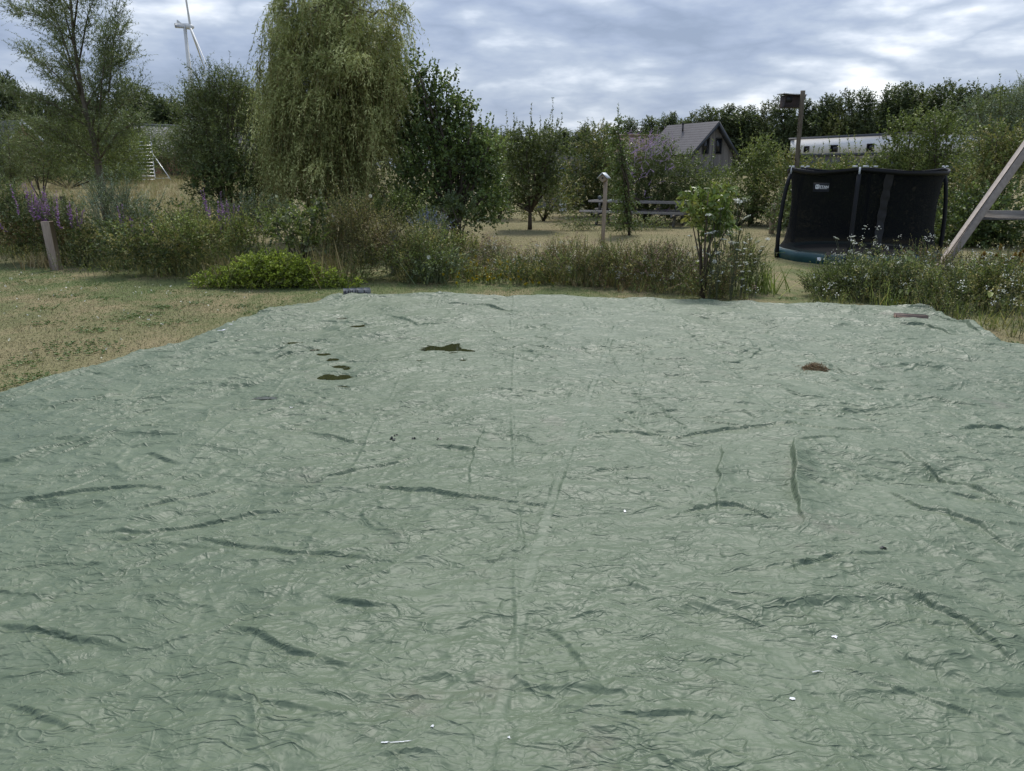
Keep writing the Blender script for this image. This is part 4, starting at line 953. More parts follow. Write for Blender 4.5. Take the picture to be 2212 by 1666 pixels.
def swing():
    Y = 12.6; a = D(2005, 610, Y); b = D(2212, 325, Y); a.z = 0; dr = (b - a); top = a + dr * (2.75 / dr.z); T_ = thing('swing_frame', 'thick grey timber leg and cross beam of a swing frame at the right edge', 'swing frame', Vector((a.x, Y, 0)))
    mb = MB(); mb.beam(a, top, .14, .14, 0, .01, up=(0, 1, 0)); mb.build('leg', M['beamwood'], T_)
    m2 = Vector((2 * top.x - a.x, Y, 0)); mb = MB(); mb.beam(m2, top + Vector((.06, 0, 0)), .14, .14, 0, .01, up=(0, 1, 0)); mb.build('leg', M['beamwood'], T_)
    c = D(2118, 465, Y + .13); e = Vector((2 * top.x - c.x, Y + .13, c.z)); mb = MB(); mb.beam(c - Vector((.05, 0, 0)), e, .07, .15, 0, .008); mb.build('cross_beam', M['greywood'], T_)
    mb = MB(); mb.beam(top + Vector((-.05, .1, .02)), top + Vector((1.2, -3.2, .02)), .14, .16, 0, .01); mb.build('top_beam', M['beamwood'], T_)
swing()

# ------------------------------------------------------------------ vegetation builders
def blob_shoots(blobs, Y, n, depth=1.0, up=.5, outw=.7, fill=2.2, noise=True, seed=0):
    areas = np.array([b[2] * b[3] for b in blobs], float); pick = rng.choice(len(blobs), n * 2, p=areas / areas.sum())
    u = nrm(rng.normal(size=(n * 2, 3))); r = rng.random(n * 2) ** (1 / fill)
    C = np.zeros((n * 2, 3)); Rd = np.zeros((n * 2, 3))
    for i, b in enumerate(blobs):
        yb = Y + (b[4] if len(b) > 4 else 0); c = D(b[0], b[1], yb); k = pick == i; C[k] = c; s = yb / FPX * 1.03; rx, rz = b[2] * s, b[3] * s
        Rd[k] = (rx, min(rx, rz * 1.3) * depth, rz)
    P = C + u * r[:, None] * Rd
    keep = P[:, 2] > gz(P[:, 0], P[:, 1]) + .02
    if noise: keep &= perlin(P[:, 0] * 1.3 + seed, P[:, 2] * 1.3 + P[:, 1] * .7, 40 + seed % 9) > -.22 - .3 * rng.random(n * 2)
    P, u = P[keep][:n], u[keep][:n]
    dr = nrm(u * outw + np.array([0, 0, up]) + rng.normal(size=u.shape) * .45)
    return P, dr
def bush(name, label, cat, Y, blobs, mats, ll=.07, lw=.04, slen=.35, K=12, lai=3.2, droop=.15, up=.5, outw=.7, spread=.9, stem='twig', spikes=(), group=None, base=None,
         trunk=.035, depth=1.0, hexa=False, seed=0, extra=None, fill=2.2, hang=0.0, cap=42000, trunkmat='bark', noise=True, crown='foliage', wind=0.0, sll=1.05):
    yb = Y; cxs = [D(b[0], b[1], Y) for b in blobs]; bx = base if base is not None else sum(c.x * b[2] for c, b in zip(cxs, blobs)) / sum(b[2] for b in blobs)
    g = float(gz(0, Y)); T_ = thing(name, label, cat, Vector((bx, Y, g)), group)
    area = sum(math.pi * (b[2] * Y / FPX) * (b[3] * Y / FPX) for b in blobs) * .85
    n = int(min(lai * area / (K * .5 * ll * lw * .62), cap / K)); P, dr = blob_shoots(blobs, Y, n, depth, up, outw, fill, noise, seed)
    if wind: dr = nrm(dr + np.array([wind, 0, 0]))
    nb = len(mats); mb = MB(); parts = np.array_split(rng.permutation(len(P)), nb)
    for i, ix in enumerate(parts):
        L = slen * rng.uniform(.6, 1.3, len(ix)); mb.shoots(P[ix], dr[ix], L, K, ll, lw, droop, i, nb, .007, .05, spread, hexa, hang)
    for (sx, sy, sb, *o) in spikes:                                   # tall single shoots standing above the crown
        t = D(sx, sy, Y); b = D(sb[0], sb[1], Y); v = np.array(t - b)[None]; L = float(np.linalg.norm(v)); kk = max(10, int(L / (ll * .42)))
        mb.shoots(np.array(b)[None], v, L, kk, ll * sll, lw * sll, .0, 0, nb, .012, .25, 1.3, hexa)
    if extra: extra(mb, P, dr, nb)
    mb.build(crown, [M[k] for k in mats] + [M[stem]] + ([M[k] for k in extra.mats] if extra else []), T_)
    if trunk:
        tb = MB(); root = Vector((bx, Y, g - .05))
        if cat == 'tree':
            z1 = min(c.z - b[3] * Y / FPX * .75 for b, c in zip(blobs, cxs)); z1 = max(z1, g + .35); fk = Vector((bx, Y, z1)); tb.tube([root, root.lerp(fk, .5), fk], [trunk * 1.5, trunk * 1.25, trunk * 1.1], 8); root = fk
        for b, c in zip(blobs, cxs):
            for q in range(3):
                e = c + Vector((random.uniform(-.5, .5) * b[2] * Y / FPX, random.uniform(-.3, .3), random.uniform(-.1, .5) * b[3] * Y / FPX)); m_ = root.lerp(e, .45) + Vector((random.uniform(-.1, .1), random.uniform(-.1, .1), .12 * (e.z - root.z)))
                if e.z < g + .2: continue
                tb.tube([root + Vector((random.uniform(-.06, .06), random.uniform(-.06, .06), 0)), m_, e], [trunk, trunk * .6, trunk * .25], 6)
        if tb.nv: tb.build('trunk', M[trunkmat], T_)
    return T_

# --- far woods: a few trees, copied
def far_proto(k, mats):
    r0 = np.random.default_rng(50 + k); mb = MB(); H_ = 10.0
    bl = []
    for i in range(9 + 2 * k % 4):
        a = r0.random() * 6.28; rr = r0.random() ** .5 * 2.1; z = r0.uniform(2.6, 8.7); s = 1.9 - .09 * z + r0.random() * .5
        rr *= 1.15 - z / 12; bl.append((rr * math.cos(a), rr * math.sin(a), z, s, s * r0.uniform(.9, 1.5)))
    bl.append((0, 0, 8.6, .9, 1.5))
    P = []; U = []
    for (x, y, z, s, sz) in bl:
        m_ = 130; u = nrm(r0.normal(size=(m_, 3))); q = r0.random(m_) ** .4; P.append(np.array([x, y, z]) + u * q[:, None] * np.array([s, s, sz])); U.append(u)
    m_ = 260; P.append(np.stack([r0.normal(0, 1.6, m_), r0.normal(0, 1.6, m_), r0.uniform(.3, 3.5, m_)], -1)); U.append(nrm(r0.normal(size=(m_, 3))))
    P = np.concatenate(P); U = np.concatenate(U); dr = nrm(U * .7 + np.array([0, 0, .6]) + r0.normal(size=U.shape) * .4)
    mb.shoots(P, dr, .75, 9, .30, .19, .1, 0, None, 0, .0, 1.0)
    T_ = thing('broadleaf_tree', 'x', 'tree'); mb.build('crown', M[mats], T_)
    tb = MB(); tb.tube([(0, 0, -.3), (.1, .05, 3), (0, .1, 7)], [.22, .17, .06], 8); tb.build('trunk', M['bark'], T_); return T_
protos = [far_proto(k, 'far' if k != 2 else 'far_light') for k in range(4)]
protos_used = [False] * 4
def far_tree(k, X, Y, h, wd, label, group, z0=None):
    src = protos[k]
    if not protos_used[k]: T_ = src; protos_used[k] = True
    else: T_ = copy_tree(src)
    z0 = float(gz(0, Y)) if z0 is None else z0
    T_.location = (X, Y, z0); T_.rotation_euler = (0, 0, random.random() * 6.28); T_.scale = (wd / 6, wd / 6, h / 10)
    T_['label'] = label; T_['group'] = group
def tree_row(pts, group, what, wscale=1.0):
    """pts: (px, top_py, Y)"""
    for i, (x, ty, Y) in enumerate(pts):
        c = D(x, ty, Y); h = (c.z - float(gz(0, Y))) * 1.02; o = f'{ORD[i]} tree from the left {what}' if i < 20 else f'tree number {i + 1} from the left {what}'
        far_tree((i * 7 + len(pts)) % 4, c.x, Y, h, wscale * random.uniform(5.0, 6.6), o, group)
def jit(a): return a + random.uniform(-6, 6)
skyline = [(1215, 281), (1262, 277), (1311, 270), (1358, 266), (1402, 257), (1451, 249), (1500, 247), (1535, 243), (1578, 232), (1618, 236), (1658, 226), (1700, 222), (1745, 222), (1790, 212), (1830, 203), (1875, 208), (1925, 192), (1961, 188), (2000, 204), (2034, 194)]
tree_row([(x, y, 118 - (x - 1215) * .045) for x, y in skyline], 'dark trees of the skyline row on the right', 'in the dark skyline row on the right')
tree_row([(x, y, 74 - i * .6) for i, (x, y) in enumerate([(2078, 200), (2115, 205), (2150, 196), (2190, 200), (2235, 196)])], 'dark trees at the right end of the skyline', 'at the right end of the skyline')
tree_row([(x, y, 104 - i * .8) for i, (x, y) in enumerate([(1480, 262), (1605, 268), (1650, 262), (1700, 265), (1750, 262), (1800, 255), (1850, 250), (1905, 246), (1950, 240), (2000, 240), (2050, 236)])], 'lower front row of the dark wood', 'in the lower front row of the dark wood')
tree_row([(x, y, 125) for i, (x, y) in enumerate([(905, 262), (960, 270), (1015, 268), (1060, 278), (1100, 284), (1150, 283), (1185, 282)])], 'far trees behind the alder and apple tree', 'behind the alder and apple tree')
tree_row([(x, y, 92 - (i % 3) * 4) for i, (x, y) in enumerate([(12, 166), (62, 206), (100, 214), (140, 222), (180, 210), (225, 205), (268, 182), (305, 196), (338, 212), (372, 216), (415, 206), (462, 200), (508, 184), (555, 196), (600, 200), (655, 205), (710, 210), (765, 212), (820, 215)])], 'dark trees of the left skyline', 'of the dark skyline on the left')

# --- hedges and shrubs behind the garden, left side
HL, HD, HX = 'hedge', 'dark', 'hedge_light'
bush('hedge_bush', 'mid green bush standing behind the young willow at the left field edge', 'bush', 40, [(95, 315, 75, 50), (60, 350, 90, 32)], [HL, 'ywillow'], .10, .05, .5, lai=3)
bush('hedge_bush', 'leafy light green bush directly left of the orchard ladder', 'bush', 56, [(262, 330, 62, 62), (230, 370, 80, 32), (210, 310, 50, 50)], [HX, HL], .14, .08, .6, lai=3)
bush('hedge_bush', 'windswept pale green bush above the dark hollow behind the ladder', 'bush', 68, [(350, 310, 70, 33), (435, 308, 60, 33), (300, 318, 40, 34)], [HX, 'ywillow'], .15, .07, .7, lai=3, wind=.7)
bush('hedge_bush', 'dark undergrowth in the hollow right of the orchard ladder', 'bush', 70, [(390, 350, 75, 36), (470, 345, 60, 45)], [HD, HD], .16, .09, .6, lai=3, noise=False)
bush('hedge_bush', 'dark hedge bottom at the far left beyond the purple loosestrife', 'bush', 50, [(40, 376, 80, 15), (150, 378, 90, 14), (250, 376, 70, 15)], [HD, HL], .10, .06, .4, lai=3)
bush('willow_shrub', 'grey green willow shrub at the left picture edge', 'shrub', 27, [(10, 320, 45, 62), (20, 372, 45, 24)], ['ywillow', HL], .09, .02, .5, K=14, lai=2.6, wind=-.1)
def young_willow():
    Y = 21; base = D(224, 430, Y); root = Vector((base.x + .02, Y, 0)); T_ = thing('young_willow', 'tall young willow with a slender leaning trunk and airy see-through crown at the left', 'tree', root)
    tb = MB(); mb = MB(); k1 = D(205, 310, Y); k2 = D(178, 210, Y); k3 = D(160, 90, Y); k4 = D(147, -60, Y)
    tb.tube([root, D(219, 400, Y), k1, k2, k3, k4, D(140, -200, Y)], [.11, .10, .08, .055, .04, .025, .01], 10)
    limbs = []
    def limb(a, b, r, bow=(0, 0, .2)):
        a = Vector(a); b = Vector(b); m_ = a.lerp(b, .5) + Vector(bow); tb.tube([a, m_, b], [r, r * .6, r * .2], 6); limbs.append((a, m_, b))
    for (s, e, dy) in [((205, 310), (120, 60), .3), ((178, 215), (95, -30), -.4), ((168, 150), (215, -40), .3), ((210, 330), (235, 60), -.3), ((235, 200), (262, 10), .2), ((190, 250), (60, 110), .4), ((200, 280), (25, 200), -.3),
                       ((186, 230), (285, 110), .4), ((165, 120), (110, -60), .2), ((205, 320), (305, 190), .2), ((160, 90), (30, 20), .3), ((160, 60), (190, -90), -.4), ((212, 350), (60, 260), .4), ((212, 350), (300, 260), -.4), ((150, 20), (70, -80), 0), ((205, 300), (140, 180), .6), ((200, 270), (240, 120), .5)]:
        limb(D(*s, Y), D(e[0], e[1], Y + dy * 2.2), .027)
    S, Dr, L = [], [], []
    for (a, m_, b) in limbs:
        ln = (b - a).length
        for q in range(int(ln * 62)):
            t = random.uniform(.15, 1) ** .9; p = a.lerp(m_, t * 2) if t < .5 else m_.lerp(b, t * 2 - 1)
            d_ = (b - a).normalized() * .8 + Vector((random.gauss(0, .55), random.gauss(0, .7), random.gauss(.12, .4))); S.append(p + Vector((random.gauss(0, .10), random.gauss(0, .18), random.gauss(0, .1)))); Dr.append(d_); L.append(random.uniform(.35, .95) * (1.1 - .35 * t))
    mb.shoots(np.array(S), np.array(Dr), np.array(L), 17, .105, .024, .16, 0, 2, .006, .08, .62)
    P, dr = blob_shoots([(150, 322, 105, 50), (225, 335, 70, 42), (120, 270, 70, 45), (235, 265, 60, 45)], Y, 520, 1.0, .5, .6, seed=3); mb.shoots(P, nrm(dr + np.array([-.15, 0, 0])), .55, 15, .095, .022, .12, 1, 2, .008, .05, .7)
    mb.build('crown', [M['ywillow'], M['hedge'], M['twig']], T_); tb.build('trunk', M['palebark'], T_, True)
young_willow()
bush('willow_shrub', 'bushy dark willow with feathery tips in front of the wind turbine', 'shrub', 20.5, [(475, 290, 75, 60), (440, 230, 48, 42), (500, 235, 52, 48), (450, 185, 32, 34), (500, 200, 36, 36), (495, 350, 88, 60), (420, 330, 40, 45)], ['ywillow', HL], .095, .026, .55, K=15, lai=2.8, wind=-.12, up=.75, outw=.6, cap=60000,
     spikes=[(430, 145, (445, 215)), (395, 190, (430, 250)), (480, 140, (470, 210)), (520, 165, (500, 230)), (410, 165, (440, 230))])
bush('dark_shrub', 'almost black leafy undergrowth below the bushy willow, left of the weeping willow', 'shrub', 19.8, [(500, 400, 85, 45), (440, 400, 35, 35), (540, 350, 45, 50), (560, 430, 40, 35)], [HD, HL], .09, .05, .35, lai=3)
bush('bramble_bush', 'dark bramble arching across the front of the dry field', 'bramble', 17.5, [(400, 458, 90, 16), (470, 468, 60, 20), (330, 462, 50, 14)], [HD, HL], .07, .05, .5, lai=2.6, droop=.5)

def weeping_willow():
    Y = 19.5; root = Vector((D(740, 400, Y).x, Y + .6, 0)); T_ = thing('weeping_willow', 'huge weeping willow with curtains of hanging yellow green branches', 'tree', root)
    tb = MB(); top = D(745, -230, Y + .6); tb.tube([root, root.lerp(top, .35), root.lerp(top, .7), top], [.22, .18, .12, .04], 10)
    mb = MB(); S = []; L = []; Wd = []
    # hanging points: on arching limbs leaving the trunk all round
    for i in range(72):
        a = random.uniform(0, 6.283); h = random.uniform(.35, 1.0); s = root.lerp(top, h * .9); tip_x = random.uniform(.7, 1.0)
        rad = (1.95 if h < .7 else 1.6) * tip_x
        e = Vector((root.x + rad * math.cos(a), Y + .6 + rad * math.sin(a) * .95, s.z + random.uniform(.2, .9)))
        m_ = s.lerp(e, .5) + Vector((0, 0, .5)); tb.tube([s, m_, e], [.045, .028, .01], 5)
        for q in range(19):
            t = random.uniform(.25, 1.0); p = s.lerp(m_, t * 2) if t < .5 else m_.lerp(e, t * 2 - 1); S.append(p + Vector((random.gauss(0, .12), random.gauss(0, .12), random.gauss(0, .08)))); L.append(random.uniform(.6, 2.0)); Wd.append(a)
    # explicit outer curtain so that the outline follows the tree
    for (x, y, n_, l0, l1) in [(590, 60, 34, 1.2, 2.2), (575, 150, 34, 1.4, 2.4), (580, 230, 40, 1.6, 2.5), (600, 190, 60, 1.6, 2.6), (640, 240, 80, 1.4, 2.4), (690, 290, 70, 1.2, 2.1), (740, 300, 70, 1.2, 2.0), (640, 130, 50, 1.2, 2.2), (620, 300, 50, 1.2, 2.0),
                               (700, 130, 60, 1.2, 2.2), (780, 180, 60, 1.2, 2.2), (830, 220, 50, 1.0, 1.9), (850, 130, 40, 1.0, 1.8), (870, 170, 26, .8, 1.6), (820, 60, 40, .9, 1.8), (700, 20, 60, 1.2, 2.2), (640, 10, 50, 1.2, 2.0), (780, 330, 50, 1.0, 1.7), (590, 310, 34, 1.0, 1.7), (760, 40, 50, 1.1, 2), (855, 40, 22, .8, 1.4), (545, 130, 3, .5, 1.0)]:
        for q in range(n_):
            p = D(x + random.gauss(0, 16), y + random.gauss(0, 16), Y - random.uniform(-.3, 1.5)); S.append(p); L.append(random.uniform(l0, l1)); Wd.append(0)
    S = np.array(S); L = np.array(L); n = len(S)
    # keep the curtain off the ground: strands end at a ragged height
    L = np.minimum(L, S[:, 2] - (.35 + .5 * rng.random(n))); k = L > .3; S, L = S[k], L[k]; n = len(S)
    cx_ = np.clip((S[:, 0] - (root.x - .2)) * .25, -.6, .6)
    d0 = np.stack([rng.normal(0, .10, n) + cx_ * .4 - .03, rng.normal(0, .12, n), np.full(n, -1.0)], -1)
    cl = .5 + 1.7 * perlin(S[:, 0] * 1.6, S[:, 2] * 1.1 + S[:, 1], 90); rr = np.clip(cl * .7 + .3 * rng.random(n), 0, 1)
    mb.shoots(S, d0, L, 36, .115, .030, -.0, 0, 1, .006, .02, .75, hang=.5, rr=rr)
    SS, SD, SL, SR = [], [], [], []
    for i in range(115):
        bx, by, brx, bry = random.choice([(610, 110, 45, 90), (600, 250, 40, 90), (660, 200, 60, 130), (720, 100, 70, 90), (700, 260, 70, 110), (780, 120, 60, 90), (780, 260, 60, 100), (840, 120, 30, 90), (835, 240, 30, 80), (640, 330, 60, 60), (740, 350, 70, 50)])
        x = bx + random.uniform(-1, 1) * brx; y = by + random.uniform(-1, 1) * bry - 20; x = max(x, 618); o = D(x, y, Y - random.uniform(.2, 1.75) * (1 - ((x - 720) / 175) ** 2) ** .5 if abs(x - 720) < 174 else Y)
        q = random.randint(12, 22); sx = max(-.30, -.2 + (x - 720) / 330); base = np.array([sx, random.gauss(-.35, .3), random.uniform(.15, .6)]); c_ = random.random()
        for _ in range(q):
            SS.append(np.array(o) + np.random.default_rng(i * 100 + _).normal(0, .09, 3)); SD.append(base * random.uniform(.4, .9) + np.array([random.gauss(0, .22), random.gauss(0, .2), random.gauss(0, .12)])); SL.append(random.uniform(.4, .85)); SR.append(np.clip(c_ * .75 + random.random() * .3, 0, 1))
    SS, SD, SL, SR = map(np.array, (SS, SD, SL, SR)); mb.shoots(SS, SD, SL, 24, .12, .030, 1.3, 0, 1, .007, .03, .7, hang=.5, rr=SR)
    # leafy upright upper interior
    P, dr = blob_shoots([(720, 30, 110, 90), (700, 120, 120, 90), (820, 60, 50, 80), (740, 230, 110, 110), (720, 350, 110, 80), (780, 420, 80, 40)], Y + .5, 1500, 1.0, .1, .8, seed=2, noise=False)
    mb.shoots(P, dr, .5, 15, .10, .024, .7, 0, 1, .008, .02, .6)
    # windblown tips right of the crown top
    for (x, y, tx_, ty_) in [(840, 70, 884, -10), (830, 90, 878, 20), (850, 130, 880, 60), (845, 170, 880, 120), (830, 40, 870, -30), (850, 200, 878, 175), (840, 110, 872, 90)]:
        a = D(x, y, Y - .2); b = D(tx_, ty_, Y - .2); v = np.array(b - a)[None]; kk = 60
        mb.shoots(np.repeat(np.array(a)[None], 5, 0) + rng.normal(0, .05, (5, 3)), np.repeat(v, 5, 0) + rng.normal(0, .12, (5, 3)), float(np.linalg.norm(v)) * rng.uniform(.8, 1.1, 5), 26, .075, .02, .10, 0, 1, .01, .1, .7)
    mb.build('crown', [M['wwillow'], M['ytwig']], T_); tb.build('trunk', M['palebark'], T_, True)
weeping_willow()
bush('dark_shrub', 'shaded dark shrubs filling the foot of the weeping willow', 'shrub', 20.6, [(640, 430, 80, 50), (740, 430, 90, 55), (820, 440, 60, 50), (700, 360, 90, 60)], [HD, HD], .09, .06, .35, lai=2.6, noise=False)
bush('alder_tree', 'dense dark green alder with rounded leaves right of the weeping willow', 'tree', 18.5, [(925, 300, 58, 95), (990, 340, 62, 85), (940, 400, 78, 80), (1030, 400, 55, 85), (905, 200, 28, 80), (955, 230, 36, 70), (1000, 280, 42, 55), (1045, 320, 36, 50), (1000, 450, 75, 48), (880, 330, 30, 70), (1055, 430, 42, 50)], ['alder', 'alder', HD], .078, .066, .34, K=12, lai=2.7, up=.85, outw=.45,
     trunk=.06, hexa=True, cap=60000, spikes=[(891, 90, (900, 200)), (915, 105, (915, 190)), (938, 125, (935, 210)), (972, 152, (965, 240)), (990, 170, (985, 240)), (1018, 195, (1010, 270)), (1060, 240, (1045, 300)), (903, 120, (905, 190)), (950, 155, (950, 220)), (1040, 235, (1030, 300)), (1078, 275, (1060, 320))])
bush('ivy_shrub', 'blue green climber round the post at the alder foot', 'shrub', 17.6, [(975, 455, 26, 34), (1005, 470, 28, 30)], ['reed', HL], .06, .05, .25, lai=3)
bush('dark_shrub', 'dark shrub between the weeping willow foot and the alder', 'shrub', 19.4, [(860, 420, 45, 50), (900, 440, 50, 40), (1060, 430, 35, 50)], [HD, HL], .08, .055, .35, lai=3)
bush('nettle_patch', 'bright green leafy weeds with white bindweed flowers under the alder', 'weeds', 16.6, [(800, 462, 70, 26), (870, 455, 50, 34), (900, 480, 40, 24), (750, 470, 40, 22)], ['green', HL], .065, .04, .35, lai=3, up=.9)
bush('catmint_shrub', 'blue grey flowering catmint mound below the ivy post', 'shrub', 15.6, [(925, 492, 40, 22)], ['reed', 'bluefl', 'reed'], .045, .022, .28, K=14, lai=3.2, up=.9)

# --- centre and right hedge
bush('hedge_bush', 'green hedge bush immediately left of the apple tree', 'bush', 30, [(1085, 385, 45, 80), (1070, 330, 30, 40)], [HX, HL], .09, .055, .4)
bush('hedge_bush', 'tall variegated hedge between the apple tree and the columnar tree', 'bush', 31, [(1290, 320, 48, 45), (1270, 380, 60, 60), (1320, 380, 50, 65), (1240, 410, 55, 45), (1300, 440, 70, 30)], [HL, 'olive', HD], .09, .055, .4)
bush('hedge_bush', 'yellowing thin bush low behind the apple tree', 'bush', 28.5, [(1215, 425, 40, 40), (1150, 450, 60, 22)], ['olive', HL], .08, .05, .35, lai=2.2)
def bud_extra(mb, P, dr, nb):
    base = nb + 1; pts = []
    for _ in range(120):
        x = random.uniform(1345, 1455); top = 300 + abs(x - 1400) * .25; y = top + random.expovariate(1 / 55); pts.append((x, min(y, 460)))
    for _ in range(46): pts.append((random.uniform(1350, 1455), random.uniform(288, 330)))
    S = np.array([D(x, y, 27.2 - random.random() * .9) for x, y in pts]); n = len(S)
    dd = np.stack([rng.normal(.35, .5, n), rng.normal(-.3, .3, n), rng.normal(.55, .4, n)], -1); dd = nrm(dd); L = rng.uniform(.16, .34, n)
    mb.shoots(S, dd, L, 26, .035, .03, .15, base, None, 0, 0, 1.3)
bud_extra.mats = ['lilac']
bush('butterfly_bush', 'large bush covered in purple flower spikes behind the picnic table', 'bush', 27.8, [(1400, 335, 52, 40), (1375, 390, 62, 60), (1435, 390, 50, 60), (1400, 440, 90, 40)], [HL, HD, HL], .10, .035, .45, K=12, lai=3, droop=.3, extra=bud_extra)
bush('hedge_bush', 'dense green hedge bush behind the right end of the picnic table', 'bush', 28.5, [(1490, 385, 45, 48), (1480, 440, 60, 38)], [HL, HX, HD], .09, .055, .4)
bush('hedge_bush', 'lighter green bush standing right in front of the wooden gable', 'bush', 29, [(1545, 398, 42, 34), (1530, 435, 55, 40)], [HX, HL], .09, .055, .4, spikes=[(1540, 300, (1542, 360))])
bush('hedge_bush', 'tall green bush right of the wooden gable with upright shoots', 'bush', 27, [(1632, 368, 44, 44), (1600, 420, 58, 50), (1655, 390, 45, 60), (1650, 330, 26, 32)], [HX, HL], .09, .055, .45, lai=2.8, spikes=[(1598, 255, (1605, 340)), (1625, 290, (1625, 350)), (1680, 305, (1670, 360))])
bush('hedge_bush', 'thin leafy bush wound round the foot of the nest box pole', 'bush', 25.6, [(1700, 375, 34, 44), (1740, 368, 34, 26), (1690, 420, 50, 45)], [HX, 'olive', HL], .085, .055, .45, lai=2.4, spikes=[(1722, 320, (1720, 360)), (1760, 310, (1750, 360)), (1780, 305, (1770, 360))])
bush('hedge_bush', 'yellow green bush with loose high shoots in front of the white house', 'bush', 24.6, [(1800, 382, 58, 26), (1850, 372, 46, 28), (1770, 400, 60, 36), (1820, 430, 90, 50)], [HX, 'olive', HX], .085, .055, .45, lai=2.5, spikes=[(1790, 290, (1795, 360)), (1812, 272, (1815, 350)), (1830, 265, (1835, 350)), (1775, 318, (1785, 360)), (1845, 280, (1850, 340)), (1860, 300, (1855, 350)), (1801, 330, (1805, 370)), (1828, 320, (1828, 370))])
bush('hedge_bush', 'full mid green bush covering the right end of the white house', 'bush', 23.6, [(1955, 342, 56, 42), (1905, 372, 46, 32), (1960, 390, 80, 55), (1950, 290, 30, 28), (1992, 285, 32, 34)], [HX, HL], .09, .062, .42, up=.8, lai=3, spikes=[(1918, 232, (1920, 290)), (1945, 225, (1945, 290)), (1975, 235, (1975, 300)), (1895, 250, (1900, 300)), (2000, 245, (1998, 300))])
bush('hedge_bush', 'rounded green bush just right of the trampoline top corner', 'bush', 22.6, [(2035, 320, 48, 60), (2020, 270, 30, 40), (2050, 400, 60, 70)], [HL, HX], .085, .055, .4, spikes=[(2020, 215, (2022, 270)), (2000, 225, (2010, 270))])
bush('grey_willow', 'dull silvery grey willow crown at the upper right', 'tree', 26, [(2120, 260, 42, 48), (2170, 270, 50, 60), (2210, 250, 50, 70), (2140, 320, 60, 50)], ['silver', 'ywillow', 'ywillow'], .085, .024, .4, K=14, lai=2.6)
bush('hedge_bush', 'olive and rusty tinted bush below the silvery willow', 'bush', 20.4, [(2130, 370, 60, 60), (2190, 350, 60, 60), (2100, 440, 60, 60), (2160, 300, 40, 30)], ['olive', HL, HX], .075, .05, .4, lai=3)
bush('hedge_bush', 'dark maple leaved hedge behind the swing frame leg', 'bush', 19.4, [(2130, 470, 95, 70), (2070, 500, 60, 60), (2190, 520, 80, 60), (2100, 540, 90, 40)], ['alder', HD, HL], .08, .065, .35, lai=3, hexa=True)
bush('hedge_bush', 'dark hedge seen through the black trampoline net', 'bush', 22.5, [(1740, 440, 50, 50), (1820, 470, 80, 50), (1900, 470, 80, 60), (1980, 480, 70, 60), (1700, 470, 40, 30)], [HL, HD], .085, .055, .35, lai=2.8)
bush('hedge_bush', 'hedge bottom between the picnic table and the grey post', 'bush', 26, [(1600, 455, 60, 28), (1650, 460, 40, 32), (1540, 465, 50, 20)], [HD, HL], .085, .055, .35, lai=3)
bush('tall_shoot', 'left of two tall leafy shoots against the sky at the upper right', 'shoot', 24, [(2112, 235, 5, 10)], [HL], .085, .06, .3, K=8, spikes=[(2112, 168, (2116, 270))], trunk=0)
bush('tall_shoot', 'right of two tall leafy shoots against the sky at the upper right', 'shoot', 24, [(2162, 215, 8, 12)], [HL], .085, .06, .3, K=8, spikes=[(2160, 160, (2162, 260)), (2155, 190, (2160, 260))], trunk=0)
bush('apple_tree', 'bushy apple tree with stiff upright shoots on the mown grass', 'tree', 24.6, [(1150, 345, 52, 62), (1120, 330, 34, 48), (1185, 330, 40, 52), (1150, 405, 50, 40), (1120, 395, 30, 34), (1190, 395, 34, 40), (1110, 440, 26, 22)], ['apple', HL], .085, .055, .38, K=12, lai=2.4, up=.8, outw=.5, hexa=True,
     base=D(1145, 450, 24.6).x, trunk=.05, spikes=[(1093, 238, (1100, 320)), (1110, 245, (1112, 320)), (1148, 222, (1145, 310)), (1195, 210, (1190, 320)), (1190, 240, (1188, 320)), (1215, 243, (1205, 320)), (1168, 250, (1165, 320)), (1125, 262, (1128, 320)), (1205, 255, (1195, 330)), (1080, 275, (1092, 330))])
bush('columnar_tree', 'narrow upright young tree with drooping leaves beside the bird box post', 'tree', 22.4, [(1335, 300, 12, 30), (1334, 340, 20, 40), (1342, 380, 18, 40), (1345, 430, 20, 40), (1352, 455, 22, 25), (1335, 275, 7, 18), (1350, 487, 34, 13)], ['alder', HL], .075, .05, .3, K=12, lai=3.2, droop=.6, hang=.5, base=D(1360, 480, 22.4).x, trunk=.03,
     spikes=[(1336, 222, (1336, 300)), (1334, 232, (1336, 290)), (1340, 245, (1337, 290))], noise=False)
bush('cut_branch_heap', 'low heap of cut green branches lying in front of the picnic table', 'heap', 24.2, [(1300, 484, 62, 9), (1390, 487, 50, 9), (1240, 482, 34, 7)], ['reed', HL, HX], .07, .03, .5, K=12, lai=3, up=.1, droop=.3, trunk=0)
post_obj(1265, 462, 25.5, 1, .02, 'thin leaning stake with string left of the picnic table', (-.3, 0), name='leaning_stake', cat='stake')

